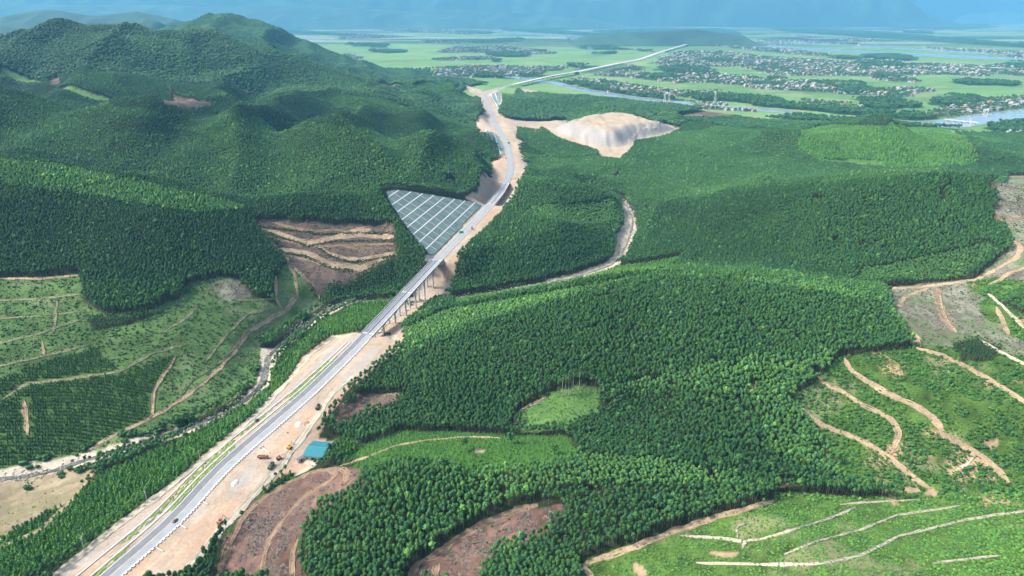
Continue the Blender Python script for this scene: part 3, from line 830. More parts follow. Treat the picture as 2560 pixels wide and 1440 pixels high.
# far belts of trees, water and settlement where single things no longer show
fb = fbm(gxv / 1500, gyv / 420, 4, 131)
farf = sstep(5200, 8200, gyv)
wd = (sstep(-.12, .12, fb) * farf)[..., None]
colv = np.where(isF, colv * (1 - wd) + np.array([.025, .06, .035]) * wd, colv)
wt = (sstep(.26, .34, fbm(gxv / 900, gyv / 150, 3, 141)) * farf)[..., None]
colv = np.where(isF, colv * (1 - wt) + np.array([.30, .33, .31]) * wt, colv)
colv = np.clip(colv, .008, .8)
colv = np.where(((C == FOREST) & (gyv > 2950))[..., None], np.array([.030, .085, .036]) * (1 + .45 * n1 + .35 * n2), colv)
# rough canopy of the far hills that are too distant for single trees
rough_far = (C == FOREST) & (gyv > 3000)
gzv = gzv + np.where(rough_far, 9 + 9 * rng.random(gzv.shape), 0)
heap = np.array([at_z(1530, 330, 45)])[0]
hp = (C == EARTH) & (np.hypot(gxv - heap[0], gyv - heap[1]) < 260)
gzv = gzv + np.where(hp, 2.2 * fbm(gxv / 9, gyv / 45, 3, 151), 0)
gzv = gzv + np.where((C == CUT) & (gyv < 1000), .5 * np.abs(fbm(gxv / 3.5, gyv / 3.5, 2, 165)), 0)
gzv = gzv + np.where((C == SCRUB) | (C == CUT) | (C == GREY), .5 * fbm(gxv / 7, gyv / 7, 3, 161), 0)
V = np.stack([gxv, gyv, gzv], -1).reshape(-1, 3)
ii = np.arange(NR * NA).reshape(NR, NA)
F = np.stack([ii[:-1, :-1], ii[:-1, 1:], ii[1:, 1:], ii[1:, :-1]], -1).reshape(-1, 4)
M_ground = bpy.data.materials.new('ground_cover'); M_ground.use_nodes = True
nt = M_ground.node_tree; b = nt.nodes['Principled BSDF']
b.inputs['Roughness'].default_value = .95; b.inputs['Specular IOR Level'].default_value = .1
at_ = nt.nodes.new('ShaderNodeAttribute'); at_.attribute_name = 'cover'
ge = nt.nodes.new('ShaderNodeNewGeometry')
no = nt.nodes.new('ShaderNodeTexNoise'); no.inputs['Scale'].default_value = .55; no.inputs['Detail'].default_value = 6; no.inputs['Roughness'].default_value = .65
nt.links.new(ge.outputs['Position'], no.inputs['Vector'])
mr = nt.nodes.new('ShaderNodeMapRange'); mr.inputs['From Min'].default_value = .3; mr.inputs['From Max'].default_value = .7; mr.inputs['To Min'].default_value = .82; mr.inputs['To Max'].default_value = 1.18
nt.links.new(no.outputs['Fac'], mr.inputs['Value'])
vm = nt.nodes.new('ShaderNodeVectorMath'); vm.operation = 'SCALE'
nt.links.new(at_.outputs['Color'], vm.inputs[0]); nt.links.new(mr.outputs['Result'], vm.inputs['Scale']); nt.links.new(vm.outputs[0], b.inputs['Base Color'])
bp = nt.nodes.new('ShaderNodeBump'); bp.inputs['Distance'].default_value = .5; bp.inputs['Strength'].default_value = .5
nt.links.new(no.outputs['Fac'], bp.inputs['Height']); nt.links.new(bp.outputs['Normal'], b.inputs['Normal'])
gm = mesh_from('ground', V, F, [M_ground], True)
ca_ = gm.attributes.new('cover', 'FLOAT_COLOR', 'POINT')
ca_.data.foreach_set('color', np.concatenate([colv.reshape(-1, 3), np.ones((NR * NA, 1))], 1).astype(np.float32).ravel())
new_obj('ground', gm, kind='structure')
# ------------------------------------------------------------------ water
def strip_mesh(name, A, B, mats, smooth=False, cross=1):
    """surface between two rails of equal length"""
    A, B = np.asarray(A, float), np.asarray(B, float)
    n = len(A)
    rows = [A + (B - A) * t / cross for t in range(cross + 1)]
    V = np.concatenate(rows)
    F = [(k * n + i, k * n + i + 1, (k + 1) * n + i + 1, (k + 1) * n + i) for k in range(cross) for i in range(n - 1)]
    return mesh_from(name, V, F, mats, smooth)


def up(me):
    """make the faces look upwards"""
    me.update()
    if sum(p.normal.z * p.area for p in me.polygons) < 0: me.flip_normals()
    return me


def river(top, bot, z, name='river', m=None):
    A = at_z(*np.array(top, float).T, z); B = at_z(*np.array(bot, float).T, z)
    n = 60
    def rs(P):
        s = np.r_[0, np.cumsum(np.linalg.norm(np.diff(P, axis=0), axis=1))]; q = np.linspace(0, s[-1], n)
        return np.stack([np.interp(q, s, P[:, k]) for k in range(3)], 1)
    new_obj(name, up(strip_mesh(name, rs(A), rs(B), [m or M_water])), kind='structure')


river(RIV_TOP, RIV_BOT, 1.25)
river([(560, 62), (760, 63), (900, 64), (1050, 66), (1180, 70), (1300, 79), (1500, 92), (1700, 101), (1900, 111), (2100, 124), (2400, 138), (2640, 148)],
      [(560, 65), (760, 66), (900, 68), (1050, 71), (1180, 76), (1300, 86), (1500, 98), (1700, 108), (1900, 119), (2100, 131), (2400, 145), (2640, 155)], 1.25)
river([(1380, 73), (1540, 86), (1700, 92), (1850, 99), (2100, 110), (2300, 121), (2480, 132)], [(1380, 75), (1540, 89), (1700, 96), (1850, 103), (2100, 115), (2300, 126), (2480, 137)], 1.2)
river([(2466, 61.5), (2520, 60), (2640, 59)], [(2466, 62.5), (2520, 67), (2640, 72)], 1.2, 'sea')
river([(2545, 400), (2600, 395), (2640, 395)], [(2545, 425), (2590, 430), (2640, 430)], 14.5, 'pond')
river([(2060, 94), (2220, 96), (2400, 106)], [(2060, 96), (2220, 99), (2400, 109)], 1.2, 'pond')
river([(1466, 117), (1474, 116), (1480, 117)], [(1475, 127), (1482, 128), (1488, 127)], 1.2, 'pond')

SD = np.r_[0, np.cumsum(np.linalg.norm(np.diff(STREAM[:, :2], axis=0), axis=1))]
st_t = np.gradient(STREAM[:, :2], axis=0); st_t /= np.linalg.norm(st_t, axis=1)[:, None]
st_n = np.stack([-st_t[:, 1], st_t[:, 0]], 1)
wl_ = (2.2 + 2.6 * fbm(SD / 26, SD * 0, 3, 171)) * np.where(STREAM[:, 0] > 20, .5, 1)
zs = np.full(len(STREAM), 5.75)
wl_ = np.maximum(wl_, .5)
wl_ *= 1 + .7 * fbm(SD / 7, SD * 0 + 9, 3, 173)
wo_ = 2.2 * fbm(SD / 18, SD * 0 + 4, 3, 175)
A = np.c_[STREAM[:, :2] + st_n * (wl_ + wo_)[:, None], zs]; B = np.c_[STREAM[:, :2] - st_n * (wl_ * .9 - wo_)[:, None], zs]
new_obj('stream', up(strip_mesh('stream', A, B, [M_stream])), kind='structure')

# ------------------------------------------------------------------ dirt tracks, kept clear of trees
KX0, KY0, KS = -1200.0, 150.0, 1.5
KEEP = np.zeros((1100, 1600), bool)


def keep_clear(P, r):
    n = int(r / KS) + 1
    for p in P:
        i, j = int((p[0] - KX0) / KS), int((p[1] - KY0) / KS)
        if n <= i < KEEP.shape[1] - n and n <= j < KEEP.shape[0] - n:
            yy, xx = np.mgrid[-n:n + 1, -n:n + 1]
            KEEP[j - n:j + n + 1, i - n:i + n + 1] |= (xx ** 2 + yy ** 2) * KS * KS < r * r


TRK = []


def track(px, w, m, name='dirt_track', clear=1.2):
    px = np.array(px, float); w = w * (.62 if m is M_pale and name == 'dirt_track' else .76)
    q = []
    for a, b in zip(px[:-1], px[1:]):
        n = max(1, int(np.hypot(*(b - a)) / 14))
        q += [a + (b - a) * t / n for t in range(n)]
    q.append(px[-1]); q = np.array(q)
    P = ground(q[:, 0], q[:, 1])
    P = resample(catmull(P[:, :2], 4), 2.2) if len(P) > 2 else resample(P[:, :2], 2.2)
    # smooth out bends the drone's slanting view exaggerates
    for _ in range(3): P[1:-1] = .25 * P[:-2] + .5 * P[1:-1] + .25 * P[2:]
    t = np.gradient(P, axis=0); t /= np.linalg.norm(t, axis=1)[:, None] + 1e-9
    nn = np.stack([-t[:, 1], t[:, 0]], 1)
    s = np.arange(len(P)) * 2.2 + P[0, 0]
    tp = np.minimum(1, np.minimum(np.arange(len(P)), np.arange(len(P))[::-1]) / 5.0 + .25)
    wl = w / 2 * tp * (1 + .85 * fbm(s / 8, s * 0 + P[0, 1], 4, 181)); wr = w / 2 * tp * (1 + .85 * fbm(s / 8, s * 0 + P[0, 1], 4, 187))
    TRK.append((P, nn, w))
    rows = []
    # cross-section: spoil thrown up on both edges, two wheel ruts
    prof = ((1.5, -.15), (1.14, .62), (.86, .30), (.55, .20), (.2, .40), (-.2, .40), (-.55, .20), (-.86, .30), (-1.14, .62), (-1.5, -.15))
    for f, dz in prof:
        W_ = P + nn * (np.where(f > 0, wl, wr) * f)[:, None]
        if abs(f) > 1: dz = dz * (.6 + .9 * vnoise(s / 3.0, s * 0 + f, 7))
        rows.append(np.c_[W_, height(W_[:, 0], W_[:, 1]) + dz])
    V = np.concatenate(rows); n = len(P)
    F = [(k * n + i, (k + 1) * n + i, (k + 1) * n + i + 1, k * n + i + 1) for k in range(len(prof) - 1) for i in range(n - 1)]
    new_obj(name, up(mesh_from(name, V, F, [m], True)), kind='structure')
    keep_clear(P, w / 2 + clear)


g_, t_, r_, p_ = M_trackg, M_track, M_trackr, M_pale
for px, w, m in [
    ([(-60, 754), (100, 748), (205, 735)], 2.4, g_), ([(-60, 800), (110, 790), (215, 778)], 2.2, g_), ([(-60, 870), (100, 835), (215, 795)], 2.6, g_), ([(-60, 930), (100, 892), (230, 862)], 2.4, g_),
    ([(142, 748), (138, 800), (132, 835)], 2.4, g_), ([(104, 852), (112, 892)], 2.4, t_), ([(0, 697), (100, 697), (200, 688)], 2.5, t_),
    ([(215, 1130), (300, 1080), (380, 1045), (440, 1010), (520, 950), (580, 890), (620, 830), (710, 780), (745, 740), (738, 690), (718, 655)], 3.0, t_),
    ([(690, 690), (690, 745), (710, 780)], 3.2, t_), ([(470, 860), (380, 885), (300, 930), (60, 962), (0, 1005)], 2.6, g_), ([(380, 1045), (385, 980), (440, 890)], 2.6, t_),
    ([(510, 910), (560, 845), (620, 782), (700, 772)], 2.2, g_), ([(400, 835), (460, 800), (500, 760)], 2.6, g_), ([(580, 750), (640, 752), (700, 745)], 2.2, g_), ([(60, 1000), (70, 1090)], 3.4, t_), ([(450, 1000), (470, 960), (560, 900), (600, 850), (650, 790)], 1.8, g_),
    ([(680, 556), (740, 572), (800, 578), (840, 575), (880, 580)], 3.0, r_), ([(700, 600), (760, 612), (800, 616), (900, 612), (985, 610)], 3.0, r_), ([(720, 640), (780, 652), (820, 668)], 3.0, t_), ([(860, 618), (930, 622), (985, 620)], 2.4, r_), ([(645, 560), (670, 590), (690, 625), (715, 640), (720, 655)], 4.5, t_), ([(660, 572), (740, 597), (770, 607), (840, 594), (900, 590), (985, 592)], 6.0, t_), ([(690, 622), (760, 630), (830, 662), (900, 670), (990, 635)], 6.5, t_),
    ([(780, 607), (820, 632), (870, 648), (930, 645), (988, 630)], 4.0, t_), ([(800, 750), (790, 720), (755, 688), (720, 655)], 3.0, t_), ([(840, 592), (880, 580), (930, 570)], 9.0, t_),
    ([(-40, 1385), (60, 1345), (110, 1320), (170, 1260), (215, 1205), (240, 1168)], 4.0, t_), ([(625, 1010), (632, 985), (640, 975)], 2.6, t_),
    ([(2110, 895), (2130, 930), (2230, 990), (2300, 1020), (2340, 1050), (2360, 1090), (2440, 1130), (2490, 1170), (2522, 1208)], 4.6, t_),
    ([(2040, 935), (2060, 960), (2100, 975), (2150, 1010), (2225, 1045), (2250, 1080), (2225, 1140)], 3.6, t_),
    ([(1975, 1005), (2060, 1065), (2140, 1095), (2220, 1140), (2290, 1200), (2325, 1222)], 4.2, t_), ([(2290, 870), (2360, 890), (2440, 930), (2500, 965), (2620, 1040)], 4.6, t_),
    ([(2440, 1140), (2410, 1165), (2380, 1180)], 3.4, p_), ([(2045, 1130), (2080, 1160), (2110, 1190)], 2.4, r_), 
    ([(2180, 718), (2260, 722), (2320, 716), (2440, 700), (2500, 668), (2545, 642), (2550, 620), (2530, 600)], 4.5, t_), ([(2248, 768), (2262, 745), (2290, 732), (2330, 718)], 5.0, t_), ([(2342, 722), (2350, 760), (2365, 800), (2392, 835)], 6.0, r_),
    ([(2349, 735), (2354, 770), (2366, 800), (2390, 832)], 2.0, p_), ([(2470, 712), (2500, 700), (2520, 685), (2560, 670), (2620, 660)], 4.0, t_), ([(2490, 768), (2505, 800), (2522, 838)], 3.6, t_), ([(2470, 475), (2490, 452), (2520, 442), (2600, 440)], 5.0, r_),
    ([(2490, 552), (2530, 548), (2600, 540)], 4.0, r_), ([(2490, 530), (2494, 570)], 6.0, r_), ([(2285, 832), (2298, 862)], 7.0, t_), ([(2470, 735), (2500, 760), (2560, 820)], 3.0, p_), ([(2450, 850), (2500, 880), (2600, 930)], 4.0, p_),
    ([(1490, 1460), (1455, 1415), (1490, 1397), (1520, 1390), (1600, 1362), (1700, 1322), (1800, 1290), (1935, 1252)], 4.0, t_),
    ([(1700, 1340), (1800, 1345), (1860, 1355), (1900, 1350), (2000, 1320), (2080, 1295), (2140, 1268)], 2.2, p_), ([(1960, 1387), (2050, 1352), (2150, 1325), (2240, 1290), (2400, 1265)], 2.0, p_),
    ([(1740, 1408), (1900, 1412), (2050, 1412), (2150, 1390), (2250, 1340), (2430, 1297), (2620, 1270)], 2.2, p_), ([(1845, 1345), (1838, 1318), (1870, 1308)], 1.6, p_), ([(1855, 1375), (1862, 1352), (1895, 1350)], 3.0, p_),
    ([(2100, 1262), (2180, 1256), (2300, 1250)], 1.5, p_), ([(2330, 1410), (2400, 1400), (2500, 1390)], 2.0, p_),
    ([(645, 1460), (660, 1380), (700, 1310), (760, 1240), (825, 1205), (840, 1185), (815, 1175)], 3.6, r_), ([(540, 1460), (560, 1400), (600, 1300), (640, 1255), (740, 1198), (800, 1176), (850, 1171), (870, 1188), (862, 1212)], 4.0, r_), ([(730, 1460), (735, 1380), (745, 1340)], 3.4, r_),
    ([(1015, 1460), (1045, 1407), (1090, 1390), (1150, 1342), (1220, 1302), (1310, 1270), (1345, 1264)], 4.2, r_), ([(1090, 1460), (1091, 1420), (1094, 1390)], 3.8, r_),
    ([(845, 1045), (880, 1035), (930, 1022), (990, 1018)], 3.0, r_), ([(960, 990), (985, 985), (1010, 992)], 3.0, r_), ([(850, 1166), (920, 1142), (1000, 1112), (1080, 1100), (1180, 1092), (1250, 1096)], 2.0, t_), 
    ([(1290, 1080), (1289, 1045), (1310, 1020), (1370, 992)], 2.4, t_), 
    ([(1555, 388), (1570, 362), (1585, 340), (1605, 320), (1640, 315), (1655, 308), (1630, 298), (1580, 291)], 7.0, p_), ([(1290, 302), (1340, 305), (1400, 303), (1440, 300)], 8.0, p_),
    ([(1535, 440), (1542, 450), (1545, 436)], 4.0, t_), ([(1340, 330), (1335, 342), (1350, 352)], 4.0, p_), ([(1385, 372), (1400, 366), (1420, 372)], 5.0, t_), ([(1690, 300), (1700, 290), (1740, 288), (1840, 297)], 5.0, t_),
    ([(1130, 355), (1170, 352), (1200, 353)], 4.0, t_),
]:
    track(px, w, m)
# the yard of the site shed stays clear
keep_clear([ground(793, 1122)[0], ground(775, 1130)[0], ground(812, 1110)[0], ground(755, 1160)[0], ground(770, 1165)[0]], 9.5)
# narrow rides left unplanted between the stands: dark lines in the canopy
for px in ([(1310, 1245), (1420, 1205), (1560, 1188), (1700, 1207), (1760, 1215)], [(1850, 985), (1880, 1040), (1910, 1110), (1970, 1205)], [(1480, 985), (1540, 1035), (1600, 1075), (1700, 1120)], [(1180, 815), (1240, 850), (1300, 905)], [(1530, 700), (1560, 760), (1530, 830), (1540, 900)],
           [(1800, 690), (1860, 760), (1900, 830), (1960, 880)], [(1290, 1140), (1260, 1190), (1230, 1240)]):
    q_ = np.array(px, float); q_ = resample(q_, 12.0); g_r = ground(q_[:, 0], q_[:, 1], 9.0)
    keep_clear(resample(g_r[:, :2], 1.5), 1.5 if px[0][1] > 600 else 2.2)
# construction haul roads inside the works
for px, w in [([(120, 1452), (304, 1308), (484, 1172), (640, 1038), (720, 955), (775, 890), (835, 843), (880, 838)], 4.5), ([(450, 1445), (573, 1306), (640, 1236), (700, 1170), (745, 1105), (790, 1040), (830, 985), (880, 945), (930, 915), (985, 875), (998, 855), (985, 842), (955, 838)], 5.0),
              ([(940, 838), (975, 800), (1020, 775), (1075, 755)], 4.0), ([(760, 1150), (790, 1160), (735, 1190)], 5.0)]:
    track(px, w, M_pale, 'haul_road')

# ------------------------------------------------------------------ the highway
def rail(i0, i1, off, dz, lo=1):
    idx = np.arange(i0, i1 + 1)
    off = np.interp(idx, *off) if isinstance(off, tuple) else np.full(len(idx), float(off))
    return np.c_[ROAD[idx, :2] + RNOR[idx] * off[:, None], ROAD[idx, 2] + dz]


hw = bpy.data.objects.new('highway', None); COL.objects.link(hw); hw['kind'] = 'structure'
LAST = len(ROAD) - 1


def road_part(name, i0, i1, a, b_, dz, m):
    return new_obj(name, up(strip_mesh(name, rail(i0, i1, a, dz), rail(i0, i1, b_, dz), [m])), hw)


HALF = 6.0
road_part('dark_lane', 0, I_B2, 6.0, .35, .06, M_asphalt)
road_part('dusty_lane', 0, I_B2, -.35, -6.0, .06, M_dusty)
road_part('dusty_lane', I_B2, I_D1, 6.0, .35, .06, M_dusty)
road_part('dusty_lane', I_B2, I_D1, -.35, -6.0, .06, M_dusty)
M_far = mat('far_concrete', (.52, .52, .49), .9, .12, .05)
road_part('unpaved_lane', I_D1 - 4, LAST, 11.5, -11.5, .1, M_far)
road_part('median_line', 0, I_D1, .35, -.35, .075, M_pale)
for a, b_ in ((5.55, 5.25), (-5.25, -5.55)):
    road_part('edge_line', 0, I_C2, a, b_, .085, M_white)
I_NE = I_B1 - 3


def sweep(name, i0, i1, prof, m, parent, smooth=False):
    """closed section (offset, height) carried along the highway, ends capped"""
    idx = np.arange(i0, i1 + 1); n = len(prof)
    V = []
    for i in idx:
        for o, z in prof: V.append((*(ROAD[i, :2] + RNOR[i] * o), ROAD[i, 2] + z))
    F = [(k * n + j, k * n + (j + 1) % n, (k + 1) * n + (j + 1) % n, (k + 1) * n + j) for k in range(len(idx) - 1) for j in range(n)]
    F += [tuple(range(n))[::-1], tuple((len(idx) - 1) * n + j for j in range(n))]
    me = mesh_from(name, V, F, [m])
    import bmesh
    bm = bmesh.new(); bm.from_mesh(me); bmesh.ops.recalc_face_normals(bm, faces=bm.faces); bm.to_mesh(me); bm.free()
    return new_obj(name, me, parent)


def rect(o0, o1, z0, z1): return [(o0, z0), (o1, z0), (o1, z1), (o0, z1)]


# two pale concrete channels with grass growing between them on the verge
chA = ([0, I_NE // 2, I_NE], [9.8, 9.2, 7.6]); chB = ([0, I_NE // 2, I_NE], [17.5, 15.0, 10.6])
for nm, ch in (('inner', chA), ('outer', chB)):
    o = new_obj('drainage_channel', up(strip_mesh('drainage_channel', rail(0, I_NE, ch, .10), rail(0, I_NE, (ch[0], [v + .95 for v in ch[1]]), .10), [M_conc])),
                label='pale concrete drainage channel ' + ('next to the dark asphalt lane' if nm == 'inner' else 'along the grass verge, farther from the asphalt'), cat='drain', group='drainage channels beside the highway')
# tufts of grass in the verge: one mass of small raised patches
gv, gf = [], []
for i in range(2, I_NE - 4):
    for lo_, hi_ in ((6.6, None), (None, None)):
        for rep in range(9):
            a_lo = 6.5 if lo_ else np.interp(i, *chA) + 1.3
            a_hi = np.interp(i, *chA) - .3 if lo_ else np.interp(i, *chB) - .4
            if a_hi - a_lo < .5: continue
            off = random.uniform(a_lo, a_hi); f = i + random.random()
            if vnoise(np.array([f / 5.0]), np.array([off / 6.0 + 3]), 5)[0] < (.42 if lo_ else .5): continue
            i_ = int(f); t = f - i_
            c = ROAD[i_] * (1 - t) + ROAD[i_ + 1] * t
            cc = c[:2] + RNOR[i_] * off
            r = random.uniform(.5, 1.3); n0 = len(gv)
            for q in range(6):
                an = q * math.pi / 3 + random.random() * .6; rr_ = r * random.uniform(.6, 1.2)
                along = rr_ * math.cos(an) * 2.0; across = rr_ * math.sin(an) * .8
                gv.append((*(cc + rtan[i_] * along + RNOR[i_] * across), c[2] - .2))
            gv.append((*cc, c[2] + .28))
            gf += [(n0 + q, n0 + (q + 1) % 6, n0 + 6) for q in range(6)]
new_obj('verge_grass', mesh_from('verge_grass', gv, gf, [M_grassv], True), kind='stuff', label='thin bright green grass between the drainage channels', cat='grass')

# row of white kerb blocks at the outer edge of the dusty lane
kb = bpy.data.objects.new('kerb_row', None); COL.objects.link(kb); kb['label'] = 'dotted row of white kerb blocks edging the dusty lane'; kb['category'] = 'kerb'
q = MB(); q.box(-.75, .75, -.25, .25, 0, .45)
bme = q.mesh('kerb_block', [M_white])
sc_ = np.arange(0, RS[I_B1 - 2], 2.6)
for s_ in sc_:
    i = int(np.searchsorted(RS, s_)); i = min(max(i, 1), len(RS) - 1); t = (s_ - RS[i - 1]) / (RS[i] - RS[i - 1])
    c = ROAD[i - 1] * (1 - t) + ROAD[i] * t
    if project(c)[1] > 1470: continue
    o = new_obj('kerb_block', bme, kb); o.location = (*(c[:2] - RNOR[i] * 6.5), c[2] - .1); o.rotation_euler = (0, 0, math.atan2(rtan[i, 1], rtan[i, 0]))


# ------------------------------------------------------------------ viaducts
def viaduct(i0, i1, npier, label, name='viaduct', half=6.3, joints=(), lanes=True, cols=2, median=True, zg=None):
    root = bpy.data.objects.new(name, None); COL.objects.link(root)
    root['label'] = label; root['category'] = 'bridge'
    sweep('deck', i0, i1, [(half + .25, -.45), (half + .25, 0.0), (-half - .25, 0.0), (-half - .25, -.45), (-half + 1.2, -.75), (half - 1.2, -.75)], M_conc, root)
    for k_ in range(5):
        o = -half + 1.6 + k_ * (2 * half - 3.2) / 4
        sweep('girder', i0, i1, rect(o - .35, o + .35, -2.3, -.76), M_concd, root)
    sweep('parapet', i0, i1, rect(half - .12, half + .2, .07, 1.0), M_conc, root)
    sweep('parapet', i0, i1, rect(-half - .2, -half + .12, .07, 1.0), M_conc, root)
    if median: sweep('median_barrier', i0, i1, [(.32, .09), (.14, .85), (-.14, .85), (-.32, .09)], M_conc, root)
    for f in joints:
        i = i0 + f * (i1 - i0); i_ = min(int(i), len(ROAD) - 2); t = i - i_
        c = ROAD[i_] * (1 - t) + ROAD[i_ + 1] * t; an = math.atan2(rtan[i_, 1], rtan[i_, 0])
        q = MB(); q.box(-.55, .55, -half + .15, half - .15, .095, .14)
        o = new_obj('expansion_joint', q.mesh('expansion_joint', [M_white]), root); o.location = c; o.rotation_euler = (0, 0, an)
    for k_ in range(npier):
        f = i0 + (k_ + 1) / (npier + 1) * (i1 - i0); i_ = int(f); t = f - i_
        c = ROAD[i_] * (1 - t) + ROAD[i_ + 1] * t; an = math.atan2(rtan[i_, 1], rtan[i_, 0])
        gz = float(height(c[0], c[1])) if zg is None else zg
        hgt = c[2] - 2.35 - gz
        if hgt < 1.5: continue
        q = MB(); q.add([(-.9, -half + .3, -2.32), (.9, -half + .3, -2.32), (.9, half - .3, -2.32), (-.9, half - .3, -2.32), (-.8, -half + 1.6, -3.9), (.8, -half + 1.6, -3.9), (.8, half - 1.6, -3.9), (-.8, half - 1.6, -3.9)],
                        [(0, 1, 2, 3), (7, 6, 5, 4), (0, 4, 5, 1), (1, 5, 6, 2), (2, 6, 7, 3), (3, 7, 4, 0)])
        pier = new_obj('pier', q.mesh('pier', [M_concd]), root); pier.location = c; pier.rotation_euler = (0, 0, an)
        for sgn in ((-1, 1) if cols == 2 else (0,)):
            q = MB(); q.tube((0, sgn * (half - 2.9), -3.85), (0, sgn * (half - 2.9), -hgt - 4.5), .85, .9, 12)
            new_obj('column', q.mesh('column', [M_conc]), pier)
    return root


vd = viaduct(I_B1, I_B2, 6, 'long straight concrete viaduct on tall twin columns over the stream', joints=(.01, .5, .99))
q = MB()
for i_, s_ in ((I_B1, -1), (I_B2, 1)):
    an = math.atan2(rtan[i_, 1], rtan[i_, 0])
    q = MB(); q.box(-1.6, 1.6, -7.2, 7.2, -6.0, -.8)
    o = new_obj('abutment', q.mesh('abutment', [M_conc]), vd); o.location = ROAD[i_] + np.array([*(rtan[i_] * -.5 * s_), 0]); o.rotation_euler = (0, 0, an)
viaduct(I_C1, I_C2, 3, 'short curved viaduct past the orange soil beyond the netted slope', joints=(.02, .98))
viaduct(I_D1, I_D2, 18, 'long pale viaduct crossing the wide river onto the plain', half=11.8, lanes=False, median=False, zg=.6)
viaduct(I_E1, I_E2, 24, 'distant viaduct across the two far rivers', half=11.8, lanes=False, median=False, zg=.6)
# causeway of the highway across the paddies
sweep('causeway', I_D2, I_E1, [(13.5, -.1), (-13.5, -.1), (-30, -12.5), (30, -12.5)], M_pale, None)
bpy.data.objects['causeway']['kind'] = 'structure'

# ------------------------------------------------------------------ netted cut slopes divided by concrete beams
def net_slope(poly, i_ref, du, dv, label, ou=0.0, sub=6):
    P = outline(poly, 0, 20) if poly is not SLOPE1 else resample(np.vstack([SLOPE_W, SLOPE_W[:1]]), 4.0)
    root = bpy.data.objects.new('netted_slope', None); COL.objects.link(root)
    root['label'] = label; root['category'] = 'slope'
    T, N = rtan[i_ref], RNOR[i_ref]; O = ROAD[i_ref, :2]
    uv = np.stack([(P[:, :2] - O) @ T, (P[:, :2] - O) @ N], 1)
    u0, u1, v0, v1 = uv[:, 0].min(), uv[:, 0].max(), uv[:, 1].min(), uv[:, 1].max()
    def W3(u, v, lift):
        w = O + u[..., None] * T + v[..., None] * N
        return np.concatenate([w, (height(w[..., 0], w[..., 1]) + lift)[..., None]], -1)
    def smooth_in(u, v): return in_poly(uv, u, v)
    nu, nv = int((u1 - u0) / du) + 1, int((v1 - v0) / dv) + 1
    for a in range(nu):
        for b_ in range(nv):
            g = .45
            us = np.linspace(u0 + a * du + g, u0 + (a + 1) * du - g, sub + 1); vs = np.linspace(v0 + b_ * dv + g, v0 + (b_ + 1) * dv - g, sub + 1)
            UU, VV = np.meshgrid(us, vs, indexing='ij')
            cu, cv = .5 * (UU[:-1, :-1] + UU[1:, 1:]), .5 * (VV[:-1, :-1] + VV[1:, 1:])
            ok = smooth_in(cu, cv)
            if not ok.any(): continue
            V = W3(UU, VV, .75 + .06 * random.random()).reshape(-1, 3); F = []
            for x in range(sub):
                for y in range(sub):
                    if ok[x, y]: F.append((x * (sub + 1) + y, (x + 1) * (sub + 1) + y, (x + 1) * (sub + 1) + y + 1, x * (sub + 1) + y + 1))
            used = sorted({k for f in F for k in f}); mp = {k: n for n, k in enumerate(used)}
            new_obj('net_panel', up(mesh_from('net_panel', V[used], [[mp[k] for k in f] for f in F], [M_net])), root)
    lines = [(True, u0 + a * du) for a in range(nu + 1)] + [(False, v0 + b_ * dv) for b_ in range(nv + 1)]
    for is_u, c in lines:
        t = np.arange(v0, v1, 2.0) if is_u else np.arange(u0, u1, 2.0)
        uu, vv = (np.full_like(t, c), t) if is_u else (t, np.full_like(t, c))
        ok = smooth_in(uu, vv); run = []
        for k_ in range(len(t) + 1):
            if k_ < len(t) and ok[k_]: run.append(k_); continue
            if len(run) > 2 and random.random() > .06:
                r = np.array(run); h_ = .72 if is_u else .62
                o1 = (h_, 0) if is_u else (0, h_)
                A = W3(uu[r] - o1[0], vv[r] - o1[1], 1.05); B = W3(uu[r] + o1[0], vv[r] + o1[1], 1.05)
                new_obj('beam', up(strip_mesh('beam', A, B, [M_white if not is_u else M_conc])), root)
            run = []
    # path and ditch round the rim
    return root


net_slope(SLOPE1, i_mid, 19.0, 10.5, 'triangular cut slope under dark green netting divided by white beams')
keep_clear(resample(np.vstack([SLOPE_W, SLOPE_W[:1]]), 2.0), 7)
net_slope([(1203, 330), (1222, 328), (1243, 338), (1257, 360), (1263, 388), (1252, 386), (1230, 372), (1207, 347)], road_idx(1262, 355, 36), 26, 12, 'smaller green netted slope beside the road bend before the spoil heap', sub=4)
net_slope([(1226, 236), (1246, 232), (1252, 245), (1246, 268), (1240, 270)], road_idx(1222, 260, 29), 40, 14, 'grey meshed cut slope at the far road junction by the plain', sub=4)
NETP = [SLOPE_W]
# ------------------------------------------------------------------ trees and scrub
def ico(sub):
    import bmesh
    bm = bmesh.new(); bmesh.ops.create_icosphere(bm, subdivisions=sub, radius=1)
    V = np.array([v.co[:] for v in bm.verts]); F = [[v.index for v in f.verts] for f in bm.faces]; bm.free()
    return V, F


ICO2, ICO1 = ico(2), ico(1)


def lump(mb, c, r, rs, amp=.22, mi=0, src=None):
    V, F = src or ICO1
    V = V * (1 + amp * (rs.random(len(V)) * 2 - 1))[:, None]
    mb.add(V * np.array(r) + np.array(c), F, mi)


